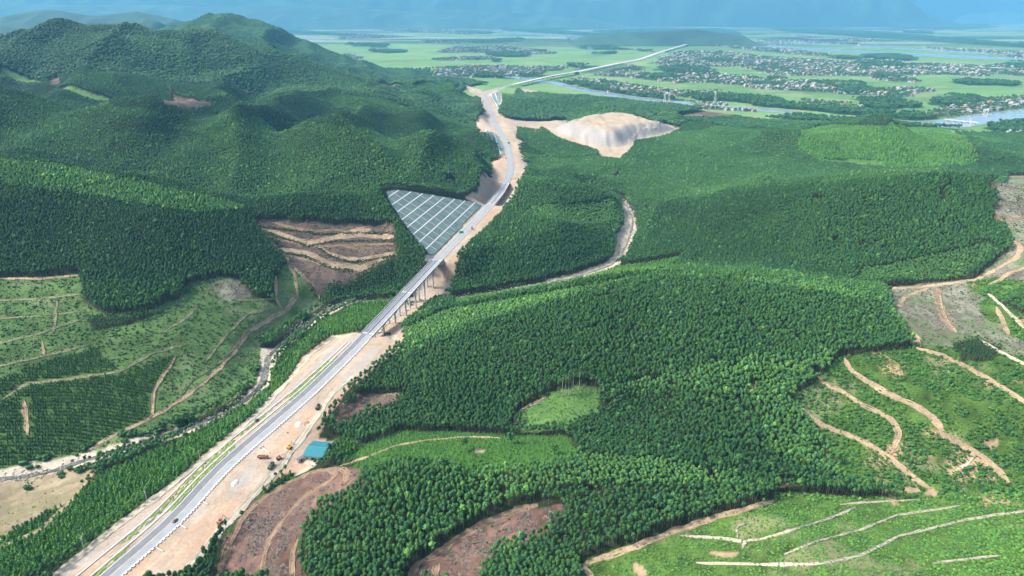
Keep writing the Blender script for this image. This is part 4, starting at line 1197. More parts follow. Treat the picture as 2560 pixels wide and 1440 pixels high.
def leaves(mb, c, r, n, size, rs, mi=0, up_bias=.25):
    """leaf sprays: small tilted faces through the outer part of the crown"""
    for _ in range(n):
        d = rs.normal(size=3); d /= np.linalg.norm(d); d[2] = abs(d[2]) * .9 - up_bias * rs.random()
        p = np.array(c) + d * np.array(r) * (.82 + .3 * rs.random())
        nrm = d + .7 * rs.normal(size=3); nrm /= np.linalg.norm(nrm)
        u = np.cross(nrm, rs.normal(size=3)); u /= np.linalg.norm(u); w = np.cross(nrm, u)
        s = size * (.6 + .8 * rs.random())
        mb.add([p - u * s, p - w * s * .55, p + u * s, p + w * s * .55], [(0, 1, 2, 3)], mi)


def acacia(seed, detail=1):
    """crown and trunk of a plantation acacia, 13 m tall"""
    rs = np.random.default_rng(seed)
    cr, tr = MB(), MB()
    lx, ly = rs.normal(size=2) * .25
    lump(cr, (lx, ly, 9.3), (1.6, 1.6, 2.1), rs, .2, 0, ICO2 if detail > 1 else ICO1)
    nl = 10 if detail == 1 else 15
    for k_ in range(nl):
        a = k_ * 2.4 + rs.random(); h_ = (k_ + .5 * rs.random()) / nl; rad = 1.75 * (1 - h_ ** 3.2) + .15
        r0 = (.85 - .3 * h_) * (.8 + .4 * rs.random())
        lump(cr, (lx + math.cos(a) * rad * .8, ly + math.sin(a) * rad * .8, 8.1 + 3.1 * h_), (r0, r0, r0 * .85), rs, .28)
    leaves(cr, (lx, ly, 9.2), (2.1, 2.1, 2.0), 34 if detail == 1 else 100, .5 if detail == 1 else .42, rs)
    leaves(cr, (lx, ly, 10.3), (1.5, 1.5, 1.4), 16 if detail == 1 else 40, .42, rs)
    tr.tube((0, 0, -.6), (lx * .5, ly * .5, 5.5), .17, .12, 5, cap=False); tr.tube((lx * .5, ly * .5, 5.5), (lx, ly, 10), .12, .05, 5, cap=False)
    for k_ in range(3):
        a = rs.random() * 6.28; z0 = 5.5 + rs.random() * 2
        tr.tube((lx * .5, ly * .5, z0), (lx + math.cos(a) * 1.3, ly + math.sin(a) * 1.3, z0 + 2.2), .07, .03, 4, cap=False)
    return cr, tr


def bush(seed, leafy=24):
    rs = np.random.default_rng(seed); cr = MB()
    for k_ in range(4):
        a = rs.random() * 6.28; d = .45 * rs.random()
        lump(cr, (math.cos(a) * d, math.sin(a) * d, .42 + .3 * rs.random()), (.52, .52, .5), rs, .3)
    leaves(cr, (0, 0, .5), (.85, .85, .75), leafy, .26, rs)
    return cr


def sapling(seed):
    rs = np.random.default_rng(seed); cr = MB()
    for k_ in range(4):
        lump(cr, (rs.normal() * .1, rs.normal() * .1, .35 + .55 * k_), (.62 - .11 * k_, .62 - .11 * k_, .42), rs, .3)
    leaves(cr, (0, 0, 1.1), (.7, .7, 1.2), 26, .3, rs)
    return cr


def clump(seed):
    """a knot of several distant crowns"""
    rs = np.random.default_rng(seed); cr = MB()
    for k_ in range(5):
        a = rs.random() * 6.28; d = 2.9 * math.sqrt(rs.random())
        lump(cr, (math.cos(a) * d, math.sin(a) * d, 8.0 + 2.4 * rs.random()), (1.9, 1.9, 2.5), rs, .25)
    leaves(cr, (0, 0, 8.6), (4.2, 4.2, 3.2), 34, .9, rs)
    cr.tube((0, 0, -1), (0, 0, 8), .25, .2, 4, 0, False)
    return cr


def protos(name, meshes):
    c = bpy.data.collections.new(name)             # kept out of the scene: only scattered from
    for k_, me in enumerate(meshes):
        c.objects.link(bpy.data.objects.new(f'{name}_{k_}', me))
    return c


def joined(cr, tr, mats):
    m = MB(); m.add(cr.v, cr.f, 0); m.add(tr.v, tr.f, 1)
    return m.mesh('tree', mats)


ACA = [acacia(100 + k_) for k_ in range(6)]
C_aca = protos('acacia_forms', [joined(c, t, [M_leaf, M_bark]) for c, t in ACA])
C_bush = protos('bush_forms', [bush(200 + k_).mesh('bush', [M_bush]) for k_ in range(5)])
C_sap = protos('sapling_forms', [sapling(300 + k_).mesh('sapling', [M_bush]) for k_ in range(5)])
C_clump = protos('clump_forms', [clump(400 + k_).mesh('clump', [M_leaf]) for k_ in range(5)])


def gn_scatter(coll):
    ng = bpy.data.node_groups.new('scatter_' + coll.name, 'GeometryNodeTree')
    ng.interface.new_socket('Geometry', in_out='INPUT', socket_type='NodeSocketGeometry')
    ng.interface.new_socket('Geometry', in_out='OUTPUT', socket_type='NodeSocketGeometry')
    N, L = ng.nodes, ng.links
    gi, go = N.new('NodeGroupInput'), N.new('NodeGroupOutput')
    ip = N.new('GeometryNodeInstanceOnPoints'); ci = N.new('GeometryNodeCollectionInfo')
    ci.inputs['Collection'].default_value = coll; ci.inputs['Separate Children'].default_value = True; ci.inputs['Reset Children'].default_value = True
    ip.inputs['Pick Instance'].default_value = True
    def attr(nm, ty):
        a = N.new('GeometryNodeInputNamedAttribute'); a.data_type = ty; a.inputs['Name'].default_value = nm
        return a.outputs['Attribute']
    er = N.new('FunctionNodeEulerToRotation')
    L.new(attr('rot', 'FLOAT_VECTOR'), er.inputs[0])
    L.new(gi.outputs[0], ip.inputs['Points']); L.new(ci.outputs[0], ip.inputs['Instance'])
    L.new(attr('pick', 'INT'), ip.inputs['Instance Index']); L.new(er.outputs[0], ip.inputs['Rotation']); L.new(attr('size', 'FLOAT_VECTOR'), ip.inputs['Scale'])
    L.new(ip.outputs[0], go.inputs[0])
    return ng


GN = {}


def scatter(name, coll, P, size, tint, label, cat, npick, lean=.08):
    """one mass of plants: points on the ground, each carrying its own turn, size and shade"""
    n = len(P)
    if n == 0: return
    me = bpy.data.meshes.new(name)
    me.vertices.add(n); me.vertices.foreach_set('co', np.asarray(P, np.float32).ravel())
    def put(nm, ty, key, a):
        at = me.attributes.new(nm, ty, 'POINT'); at.data.foreach_set(key, np.asarray(a).ravel())
    put('rot', 'FLOAT_VECTOR', 'vector', np.stack([rng.normal(0, lean, n), rng.normal(0, lean, n), rng.random(n) * 6.283], 1).astype(np.float32))
    put('size', 'FLOAT_VECTOR', 'vector', np.asarray(size, np.float32))
    put('tint', 'FLOAT_VECTOR', 'vector', np.stack([tint ** 1.3, tint, tint ** .85], 1).astype(np.float32))
    put('pick', 'INT', 'value', rng.integers(0, npick, n).astype(np.int32))
    me.update()
    o = new_obj(name, me, kind='stuff', label=label, cat=cat)
    if coll.name not in GN: GN[coll.name] = gn_scatter(coll)
    md = o.modifiers.new('scatter', 'NODES'); md.node_group = GN[coll.name]
    return o


def candidates(y0, y1, s, jit=.38, rows=None):
    ny = int((y1 - y0) / (s * .87))
    out = []
    for k_ in range(ny):
        y = y0 + k_ * s * .87; hw_ = .80 * y + 140
        x = np.arange(-hw_, hw_, s) + (s / 2 if k_ % 2 else 0)
        out.append(np.stack([x, np.full_like(x, y)], 1))
    P = np.concatenate(out)
    return P + rng.uniform(-jit * s, jit * s, P.shape)


def kept(P):
    i, j = ((P[:, 0] - KX0) / KS).astype(int), ((P[:, 1] - KY0) / KS).astype(int)
    ok = (i >= 0) & (j >= 0) & (i < KEEP.shape[1]) & (j < KEEP.shape[0])
    bad = np.zeros(len(P), bool); bad[ok] = KEEP[j[ok], i[ok]]
    for Q in NETP: bad |= in_poly(Q, P[:, 0], P[:, 1])
    ds = bilin(np.where(np.isfinite(DS), DS, 999), GX0, GY0, GS, P[:, 0], P[:, 1])
    bad |= ds < 5.5
    # nothing grows right under or beside the decks
    dr = bilin(DRF, GX0, GY0, GS, P[:, 0], P[:, 1])
    bad |= dr < 11
    return ~bad


# --- mature plantation, near: single crowns
P = np.concatenate([candidates(185, 900, 2.6, .25), candidates(900, 1750, 3.3, .3)])
P = P[kept(P)]
c, ti, sc = classify(P[:, 0], P[:, 1])
m = (c == FOREST)
P, ti, sc = P[m], ti[m], sc[m]
# logging gaps: thin dark lines between stands
gap = np.abs(fbm(P[:, 0] / 130, P[:, 1] / 130, 2, 191)) < .005
gap |= (vnoise(P[:, 0] / 9, P[:, 1] / 9, 77) > .955)
P, ti, sc = P[~gap], ti[~gap], sc[~gap]
z = height(P[:, 0], P[:, 1])
P3 = np.c_[P, z]
hs = sc * (.82 + .3 * rng.random(len(P))) * .76 * (1 + .16 * fbm(P[:, 0] / 60, P[:, 1] / 60, 2, 201))
ws = np.sqrt(sc) * (.76 + .28 * rng.random(len(P))) * np.where(P[:, 1] < 900, .68, .84)
ti = ti * (.82 + .36 * rng.random(len(P)))
# here and there a taller paler crown of another kind
odd = rng.random(len(P)) < .022
ws = np.where(odd, ws * 1.5, ws); hs = np.where(odd, hs * 1.12, hs); ti = np.where(odd, ti * 1.45, ti)
px, py, dep = project(P3 + np.array([0, 0, 9.0]))
# the 300 nearest that stand in the frame are trees of their own
inframe = (px > 10) & (px < 2550) & (py < 1436) & (py > 0) & (sc > .75)
order = np.argsort(np.where(inframe, dep, 1e9))[:300]
single = np.zeros(len(P), bool); single[order] = True
seeds = {  # stands of the plantation, named by what lies round them
    'wood_a': ((250, 560), 'mature acacia plantation on the broad hill above the terraced young fields'),
    'wood_b': ((1650, 840), 'big dark acacia plantation on the rounded hill between viaduct and bare ridge'),
    'wood_c': ((1350, 600), 'acacia plantation on the low hill between netted slope road and gravel stream bed'),
    'wood_d': ((2200, 560), 'acacia plantation on the long hill in front of the grey bare ridge'),
    'wood_e': ((1000, 1290), 'acacia plantation in front, beside the brown felled patches'),
    'wood_f': ((1650, 1260), 'acacia plantation bordering the bright green contour-tracked hill'),
    'wood_g': ((500, 370), 'acacia plantation on the spurred ridge behind the broad hill'),
    'wood_h': ((1450, 420), 'acacia woods between the spoil heap and the gravel stream bed'),
    'wood_i': ((1850, 390), 'acacia woods between the spoil heap and the pale young plantation'),
    'wood_j': ((950, 700), 'dark thicket below the brown terraced clearing beside the viaduct'),
    'wood_k': ((1800, 1080), 'acacia plantation cut by straight dark rides above the scrub slope'),
}
sg = np.array([ground(*v[0])[0][:2] for v in seeds.values()])
near = np.argmin((P[:, None, 0] - sg[None, :, 0]) ** 2 + (P[:, None, 1] - sg[None, :, 1]) ** 2, 1)
for k_, (nm, (_, lab)) in enumerate(seeds.items()):
    m = (near == k_) & ~single
    scatter('acacia_plantation', C_aca, P3[m], np.stack([ws[m], ws[m], hs[m]], 1), ti[m], lab, 'plantation', 6)
crown_me, trunk_me = [], []
for k_ in range(6):
    cr, tr = acacia(500 + k_, 2)
    crown_me.append(cr.mesh('crown', [M_leaf1])); trunk_me.append(tr.mesh('trunk', [M_bark]))
for n_, i in enumerate(order):
    k_ = n_ % 6
    o = new_obj('acacia_tree', None, label='tall straight acacia in the nearest rows of the plantation along the bottom edge', cat='tree', group='nearest plantation acacias')
    o.location = P3[i]; o.rotation_euler = (rng.normal(0, .05), rng.normal(0, .05), rng.random() * 6.28); o.scale = (ws[i], ws[i], hs[i])
    new_obj('crown', crown_me[k_], o); new_obj('trunk', trunk_me[k_], o)

# --- mature woods, farther: knots of crowns
P = candidates(1745, 3450, 7.2)
c, ti, sc = classify(P[:, 0], P[:, 1]); m = (c == FOREST) & kept(P)
P, ti, sc = P[m], ti[m], sc[m]; P3 = np.c_[P, height(P[:, 0], P[:, 1])]
hs = sc * (.8 + .4 * rng.random(len(P))); ws = .85 + .4 * rng.random(len(P)); ti = ti * (.75 + .45 * rng.random(len(P)))
lm = P[:, 0] < ROAD[np.clip(np.searchsorted(ROAD[:, 1], P[:, 1]), 0, LAST), 0]
scatter('hill_forest', C_clump, P3[lm], np.stack([ws, ws, hs], 1)[lm], ti[lm] * .85, 'dark forest covering the high hills behind the plantations', 'forest', 5)
scatter('hill_forest', C_clump, P3[~lm], np.stack([ws, ws, hs], 1)[~lm], ti[~lm], 'forest on low hills between spoil heap and river', 'forest', 5)

# --- young stands, row planting, grass slopes and scrub
P = candidates(185, 900, 2.5, .42); P = P[kept(P)]
c, ti, sc = classify(P[:, 0], P[:, 1])
zz = height(P[:, 0], P[:, 1]); P3 = np.c_[P, zz]
def pick(m, name, coll, base_, var, tv, label, cat, tall=1.0, n_=5, tmul=1.0):
    k_ = m.sum(); s_ = base_ * (1 - var + 2 * var * rng.random(k_)) * sc[m]
    s_ = np.maximum(s_, .3)
    scatter(name, coll, P3[m], np.stack([s_, s_, s_ * tall * (.85 + .3 * rng.random(k_))], 1), tmul * ti[m] * (1 - tv + 2 * tv * rng.random(k_)), label, cat, n_)
lft = P[:, 0] < np.interp(P[:, 1], ROAD[:120, 1], ROAD[:120, 0])
pick((c == YOUNG) & lft, 'young_plantation', C_sap, 1.9, .25, .2, 'bright young plantation strip between the stream and the highway works', 'plantation', 1.1)
pick((c == YOUNG) & ~lft, 'young_plantation', C_sap, 1.9, .3, .2, 'bright green low young trees behind the dark foreground plantation', 'plantation', 1.1)
g1 = rng.random(len(P)) < .34
pick((c == GRASS) & g1, 'sapling_slope', C_bush, .95, .5, .3, 'grassy slope of small saplings between grass paths', 'saplings', .9, tmul=.9)
dens = vnoise(P[:, 0] / 7, P[:, 1] / 7, 87) + .5 * vnoise(P[:, 0] / 30, P[:, 1] / 30, 88)
lowhill = P[:, 1] < 335
pick((c == SCRUB) & (dens > .5) & lowhill, 'scrub', C_bush, .85, .4, .3, 'bright green scrub on the contour-tracked hill', 'scrub', .75)
pick((c == SCRUB) & (dens > .56) & ~lowhill, 'scrub', C_bush, 1.25, .5, .3, 'dark scrub on the slope scored by tan dirt tracks', 'scrub', .9)
pick((c == CUT) & (rng.random(len(P)) < .10), 'felled_regrowth', C_bush, .7, .5, .3, 'scattered low regrowth on the brown felled ground', 'scrub', .8, tmul=.7)
pick((c == GREY) & (rng.random(len(P)) < .30), 'ridge_regrowth', C_bush, .7, .5, .3, 'thin grey green regrowth on the bare ridge', 'scrub', .8, tmul=.8)
pick((c == MEADOW) & (rng.random(len(P)) < .35), 'meadow_tufts', C_bush, .8, .4, .2, 'light green tufts in the clearing among the plantation', 'grass', .5, tmul=1.2)
pick((c == SAND) & (rng.random(len(P)) < .10), 'sandbar_plants', C_bush, .6, .3, .3, 'sparse plants on the pale sandy bar by the stream', 'scrub', .7)
pick((c == EARTH) & (rng.random(len(P)) < .004), 'works_weeds', C_bush, .8, .4, .3, 'odd weeds on the bare earth of the works', 'weeds', .6)
# rows of young trees follow the contour
yy = []
for k_ in range(0, 140):
    t_ = np.arange(-560, 60, 1.75)
    yy.append(np.stack([t_ + rng.normal(0, .2, len(t_)), 330 + k_ * 3.1 - .30 * t_ * 0 + .12 * (t_ + 300) + 6 * fbm(t_ / 60, t_ * 0, 2, 211) + rng.normal(0, .18, len(t_))], 1))
P = np.concatenate(yy); P = P[kept(P)]
c, ti, sc = classify(P[:, 0], P[:, 1]); P3 = np.c_[P, height(P[:, 0], P[:, 1])]
pick((c == ROWS) & (rng.random(len(P)) > .06), 'row_saplings', C_sap, 1.05, .22, .2, 'dark rows of young trees on the terraces beside the stream', 'saplings', 1.1, tmul=1.0)
P = candidates(1150, 1900, 4.6, .4); c, ti, sc = classify(P[:, 0], P[:, 1]); P3 = np.c_[P, height(P[:, 0], P[:, 1])]
pick((c == YOUNG), 'young_plantation', C_sap, 2.7, .25, .2, 'pale even young plantation on the hill before the wide river', 'plantation', .9)
P = candidates(1900, 2900, 7, .4); c, ti, sc = classify(P[:, 0], P[:, 1]); P3 = np.c_[P, height(P[:, 0], P[:, 1])]
pick((c == YOUNG), 'young_plantation', C_sap, 3.2, .25, .2, 'young plantation on the knoll left of the far cutting', 'plantation', .9)
# finer undergrowth on the scrub hills and grass slopes, so that they do not read as bare sheets
P = candidates(190, 640, 1.75, .45); P = P[np.abs(P[:, 0]) < .78 * P[:, 1] + 60]; c, ti, sc = classify(P[:, 0], P[:, 1])
m = ((c == SCRUB) | (c == GRASS) | (c == MEADOW)) & kept(P) & (vnoise(P[:, 0] / 5, P[:, 1] / 5, 89) + .6 * vnoise(P[:, 0] / 22, P[:, 1] / 22, 90) > .55); P, c, ti, sc = P[m], c[m], ti[m], sc[m]
P3 = np.c_[P, height(P[:, 0], P[:, 1])]
pick((c == SCRUB), 'scrub_undergrowth', C_bush, .55, .45, .35, 'low leafy undergrowth between the scrub bushes', 'scrub', .7)
pick((c == GRASS) | (c == MEADOW), 'grass_undergrowth', C_bush, .45, .45, .4, 'tufted grass between the saplings on the terraced slope', 'grass', .6, tmul=.95)
# growth straying onto the edges of the tracks
ep, es = [], []
for tp_, tn_, tw_ in TRK:
    n_ = int(len(tp_) * (1.1 if tw_ > 2.3 else 2.4)); k_ = rng.integers(0, len(tp_), n_)
    ep.append(tp_[k_] + tn_[k_] * (rng.choice([-1, 1], n_) * (tw_ / 2 + rng.normal(0, .55, n_)))[:, None]); es.append(np.full(n_, 1.0))
P = np.concatenate(ep); P = P[P[:, 1] < 1000]
c, ti, sc = classify(P[:, 0], P[:, 1]); m = (c != EARTH) & (c != SAND); P, ti, sc = P[m], ti[m], sc[m]; P3 = np.c_[P, height(P[:, 0], P[:, 1])]; sc = np.ones(len(P))
pick(np.ones(len(P), bool), 'trackside_growth', C_bush, .6, .45, .35, 'low growth straying onto the edges of the dirt tracks', 'scrub', .7, tmul=.85)
# slash left on the felled ground
C_deb = protos('debris_forms', [])
M_deb = mat('dead_wood', (.16, .13, .115), .9, .4, .6); M_deb2 = mat('bleached_wood', (.25, .21, .185), .9)
for k_ in range(5):
    q = MB(); rs = np.random.default_rng(600 + k_)
    for j_ in range(5):
        a = rs.random() * 6.28; l_ = .5 + rs.random() * 1.3; c0 = rs.normal(size=2) * .6
        q.tube((c0[0] - math.cos(a) * l_, c0[1] - math.sin(a) * l_, .05), (c0[0] + math.cos(a) * l_, c0[1] + math.sin(a) * l_, .18 + .3 * rs.random()), .09, .05, 4, j_ % 2)
    lump(q, (0, 0, .05), (.8, .6, .3), rs, .35, 0)
    C_deb.objects.link(bpy.data.objects.new(f'debris_forms_{k_}', q.mesh('slash', [M_deb, M_deb2])))
P = candidates(190, 900, 2.1, .45); c, ti, sc = classify(P[:, 0], P[:, 1]); m = ((c == CUT) | ((c == GREY) & (P[:, 1] > 400))) & kept(P) & (fbm(P[:, 0] / 4, P[:, 1] / 12, 2, 95) > -.12); P, c, ti, sc = P[m], c[m], ti[m], np.ones(m.sum()); P3 = np.c_[P, height(P[:, 0], P[:, 1])]
pick(c == CUT, 'felling_slash', C_deb, 1.25, .4, .2, 'dead branches left lying on the brown felled ground', 'debris', .9)
pick(c == GREY, 'felling_slash', C_deb, .8, .4, .2, 'dead branches left lying on the grey bare ridge', 'debris', .9)
# boulders and gravel bars in the stream beds
C_stone = protos('stone_forms', []); M_stone = mat('river_stone', (.34, .32, .28), .9, .3, .7)
for k_ in range(4):
    q = MB(); rs = np.random.default_rng(700 + k_); lump(q, (0, 0, .1), (.6, .5, .38), rs, .3); lump(q, (.7, .3, .05), (.35, .3, .22), rs, .3)
    C_stone.objects.link(bpy.data.objects.new(f'stone_forms_{k_}', q.mesh('stone', [M_stone])))
n_ = 5200; k_ = rng.integers(0, len(STREAM), n_); P = STREAM[k_, :2] + st_n[k_] * (rng.normal(0, 4.6, n_))[:, None] + rng.normal(0, 1.5, (n_, 2))
m = vnoise(P[:, 0] / 12, P[:, 1] / 12, 117) > .38; P = P[m]; P3 = np.c_[P, np.maximum(height(P[:, 0], P[:, 1]), 5.7)]; s_ = rng.uniform(.4, 1.3, len(P)) ** 1.5
scatter('stream_stones', C_stone, P3, np.stack([s_, s_, s_], 1), np.ones(len(P)), 'stones and gravel bars strewn along the stream bed', 'stones', 4, lean=.2)
# dark scrub along the benches of the terraced clearing
bp_ = []
for px in ([(665, 582), (740, 606), (770, 615), (840, 603), (985, 602)], [(700, 632), (760, 640), (830, 672), (880, 676)], [(790, 616), (830, 642), (880, 656), (985, 640)], [(640, 566), (700, 572), (800, 586), (900, 582), (985, 584)]):
    q_ = resample(np.array(px, float), 3.0); bp_.append(ground(q_[:, 0], q_[:, 1])[:, :2])
P = np.concatenate(bp_); P = np.repeat(P, 3, 0) + rng.normal(0, .9, (len(P) * 3, 2)); P3 = np.c_[P, height(P[:, 0], P[:, 1])]; s_ = rng.uniform(.5, 1.3, len(P))
scatter('bench_scrub', C_bush, P3, np.stack([s_, s_, s_ * .8], 1), rng.uniform(.3, .6, len(P)), 'dark scrub lining the benches of the brown terraced clearing', 'scrub', 5)
# bushes along the stream banks
k_ = rng.integers(0, len(STREAM), 900); P = STREAM[k_, :2] + st_n[k_] * (rng.choice([-1, 1], 900) * rng.uniform(6, 17, 900))[:, None]
m = (vnoise(P[:, 0] / 16, P[:, 1] / 16, 97) > .5) & (P[:, 0] < -110); P = P[m]
P3 = np.c_[P, height(P[:, 0], P[:, 1])]; s_ = rng.uniform(1.6, 4.2, len(P))
scatter('streamside_bushes', C_bush, P3, np.stack([s_, s_, s_ * .9], 1), rng.uniform(.5, .9, len(P)), 'dark bushes along the banks of the stream', 'bushes', 5)

# --- lone trees that stand out of the stands
def lone(px, py, hgt, wid, label, cat='tree', form=0, bare=False):
    g = ground(px, py)[0]
    o = new_obj('lone_tree', None, label=label, cat=cat); o.location = g
    rs = np.random.default_rng(int(px)); tr, cr = MB(), MB()
    ctop = hgt * (.62 if bare else .3)
    tr.tube((0, 0, -.5), (.2, .1, hgt * .9), .28, .08, 6, cap=False)
    for q_ in range(5):
        a = rs.random() * 6.28; z0 = ctop + rs.random() * hgt * .2
        tr.tube((.1, 0, z0), (math.cos(a) * wid * .6, math.sin(a) * wid * .6, z0 + hgt * .16), .09, .03, 4, cap=False)
    for q_ in range(12 if not bare else 7):
        a = rs.random() * 6.28; d = wid * .62 * math.sqrt(rs.random()); zz_ = ctop + (hgt - ctop) * (.15 + .75 * rs.random())
        r_ = wid * (.30 + .12 * rs.random()) * (.7 if bare else 1)
        lump(cr, (math.cos(a) * d, math.sin(a) * d, zz_), (r_, r_, r_ * .7), rs, .28)
    leaves(cr, (0, 0, (ctop + hgt) / 2), (wid, wid, (hgt - ctop) * .55), 110 if not bare else 60, .5, rs)
    new_obj('trunk', tr.mesh('trunk', [M_bark if not bare else M_pale]), o); new_obj('crown', cr.mesh('crown', [M_leaf1]), o)


for k_, (px_, py_) in enumerate([(1405, 992), (1413, 990), (1421, 991), (1427, 988), (1432, 978), (1448, 973)]):
    lone(px_, py_, 17 + (k_ % 3), 1.5, ['white-stemmed tall thin tree, first of the row in the clearing', 'white-stemmed thin tree, second of the row in the clearing', 'white-stemmed thin tree, third of the row in the clearing',
         'white-stemmed thin tree, fourth of the row in the clearing', 'white-stemmed thin tree, fifth of the row in the clearing', 'white-stemmed thin tree at the far end of the clearing row'][k_], bare=True)
lone(1160, 1125, 10, 2.6, 'dark lone tree standing in the bright green strip')
lone(1277, 1108, 9, 3.0, 'pale lone tree at the crest of the bright green strip')
lone(1420, 1092, 12, 4.2, 'broad pale crown where the bright strip meets the plantation')
lone(1385, 1135, 8, 2.4, 'small lone tree below the broad pale crown')
lone(2047, 1232, 11, 1.6, 'tall thin tree at the foot of the scrub slope')
lone(1840, 1175, 13, 3.6, 'pale broad crown in the hollow beside the plantation corner')
# ------------------------------------------------------------------ villages on the plain
def house(roof, w, l, h, hip, storeys=1):
    wl, rf = MB(), MB()
    wl.box(-w / 2, w / 2, -l / 2, l / 2, -1, h)
    # door and window openings as darker set-in panels
    e = .5; rh = w * (.30 if hip else .22)
    if storeys == 1:
        rf.add([(-w / 2 - e, -l / 2 - e, h), (w / 2 + e, -l / 2 - e, h), (w / 2 + e, l / 2 + e, h), (-w / 2 - e, l / 2 + e, h), (0, -l / 2 - e + (w * .4 if hip else 0), h + rh), (0, l / 2 + e - (w * .4 if hip else 0), h + rh)],
               [(0, 3, 2, 1), (0, 1, 4), (1, 2, 5, 4), (2, 3, 5), (3, 0, 4, 5)])
    else:
        rf.box(-w / 2 - .2, w / 2 + .2, -l / 2 - .2, l / 2 + .2, h, h + .5); rf.box(-w / 2 + 1, w / 2 - 1, -l / 2 + 1, 0, h + .5, h + 2.6)
    return wl, rf


HF = []
for k_, (rm, w, l, h, hip, st) in enumerate([(M_red, 8, 13, 3.8, 0, 1), (M_blue, 9, 14, 4, 0, 1), (M_grey, 8, 15, 3.6, 0, 1), (M_red, 10, 12, 4.5, 1, 1), (M_conc, 6, 15, 8.5, 0, 2), (M_grey, 10, 18, 4.5, 0, 1), (M_wall, 6, 14, 7, 0, 2)]):
    wl, rf = house(rm, w, l, h, hip, st)
    HF.append((wl.mesh('wall', [M_wall]), rf.mesh('roof', [rm]), (wl, rf, rm)))
C_house = protos('house_forms', [(lambda m: (m.add(a.v, a.f, 0), m.add(b_.v, b_.f, 1), m.mesh('house', [M_wall, rm]))[2])(MB()) for _, _, (a, b_, rm) in HF])


def fill(P, s):
    x0, x1, y0, y1 = P[:, 0].min(), P[:, 0].max(), P[:, 1].min(), P[:, 1].max()
    n = int((x1 - x0) * (y1 - y0) / (s * s))
    if n > 60000: n = 60000
    Q = np.stack([rng.uniform(x0, x1, n), rng.uniform(y0, y1, n)], 1)
    wx_, wy_ = wob(Q[:, 0], Q[:, 1], 70.0, 130.0)
    Q = Q[in_poly(P, wx_, wy_)]
    return Q


def off_road(Q, d=95):
    rd = ROAD[::3]
    mind = np.full(len(Q), 1e9)
    for r0 in rd: mind = np.minimum(mind, np.hypot(Q[:, 0] - r0[0], Q[:, 1] - r0[1]))
    return Q[mind > d]


def in_river(Q):
    r = np.zeros(len(Q), bool)
    for o in bpy.data.objects:
        if o.name.startswith('river'):
            n = len(o.data.vertices) // 2
            v = np.empty(len(o.data.vertices) * 3); o.data.vertices.foreach_get('co', v); v = v.reshape(-1, 3)
            r |= in_poly(np.concatenate([v[:n], v[n:][::-1]]), Q[:, 0], Q[:, 1])
    return r


hs_, vt = [], []
for P in TOWNP:
    far_ = P[:, 1].mean() > 5200
    q = fill(P, 32 if far_ else 25)
    q = q[vnoise(q[:, 0] / 60, q[:, 1] / 60, 107) > .34]
    hs_.append(q); vt.append(fill(P, 18 if far_ else 12.5))
hs_ = off_road(np.concatenate(hs_)); vt = off_road(np.concatenate(vt))
hs_ = hs_[(height(hs_[:, 0], hs_[:, 1]) < 8) & ~in_river(hs_)]; vt = vt[(height(vt[:, 0], vt[:, 1]) < 9) & ~in_river(vt)]
hp3 = np.c_[hs_, height(hs_[:, 0], hs_[:, 1])]
hx, hy, hd = project(hp3); seen = (hx > 5) & (hx < 2555)
order_h = np.argsort(np.where(seen, hd, 1e9))[:300]
sgl = np.zeros(len(hs_), bool); sgl[order_h] = True
ang = .35 + np.where(rng.random(len(hs_)) < .5, 0, math.pi / 2) + rng.normal(0, .15, len(hs_))
for n_, i in enumerate(order_h):
    wl, rf, (_, _, rm) = HF[[0, 1, 2, 3, 4, 5, 6, 2, 5, 0][rng.integers(0, 10)]]
    cname = {'roof_red': 'red-roofed', 'roof_blue': 'blue-roofed', 'roof_grey': 'grey-roofed', 'concrete': 'flat-roofed', 'rendered_wall': 'pale flat-roofed'}[rm.name]
    o = new_obj('house', None, label=f'small {cname} village house among trees near the wide river', cat='house', group='village houses nearest the river')
    o.location = hp3[i]; o.rotation_euler = (0, 0, ang[i])
    s = rng.uniform(.9, 1.25); o.scale = (s, s, s)
    new_obj('wall', wl, o); new_obj('roof', rf, o)
r_ = hp3[~sgl]; s_ = rng.uniform(.9, 1.35, len(r_))
o = scatter('village_houses', C_house, r_, np.stack([s_, s_, s_], 1), np.ones(len(r_)), 'mass of small roofs in the villages across the plain', 'houses', 7, lean=0.0)
rot = np.zeros((len(r_), 3), np.float32); rot[:, 2] = ang[~sgl]; o.data.attributes['rot'].data.foreach_set('vector', rot.ravel())
vt3 = np.c_[vt, height(vt[:, 0], vt[:, 1])]; s_ = rng.uniform(.55, 1.05, len(vt))
scatter('village_trees', C_clump, vt3, np.stack([s_, s_, s_ * .85], 1), rng.uniform(.6, 1.1, len(vt)), 'dark garden trees between the village houses', 'trees', 5)
wd_ = []
for P in WOODP:
    d_ = P[:, 1].mean()
    wd_.append(fill(P, 10 if d_ < 3500 else (18 if d_ < 6000 else 34)))
wd_ = off_road(np.concatenate(wd_), 120); wd_ = wd_[height(wd_[:, 0], wd_[:, 1]) < 10]
wd_ = wd_[~in_river(wd_)]
w3 = np.c_[wd_, height(wd_[:, 0], wd_[:, 1])]; s_ = rng.uniform(.8, 1.35, len(wd_)) * np.interp(wd_[:, 1], [3000, 8000], [1, 2.2])
scatter('plain_woods', C_clump, w3, np.stack([s_, s_, np.minimum(s_, 1.3)], 1), rng.uniform(.55, 1.0, len(wd_)), 'dark belts of trees along the river and between paddies', 'woods', 5)

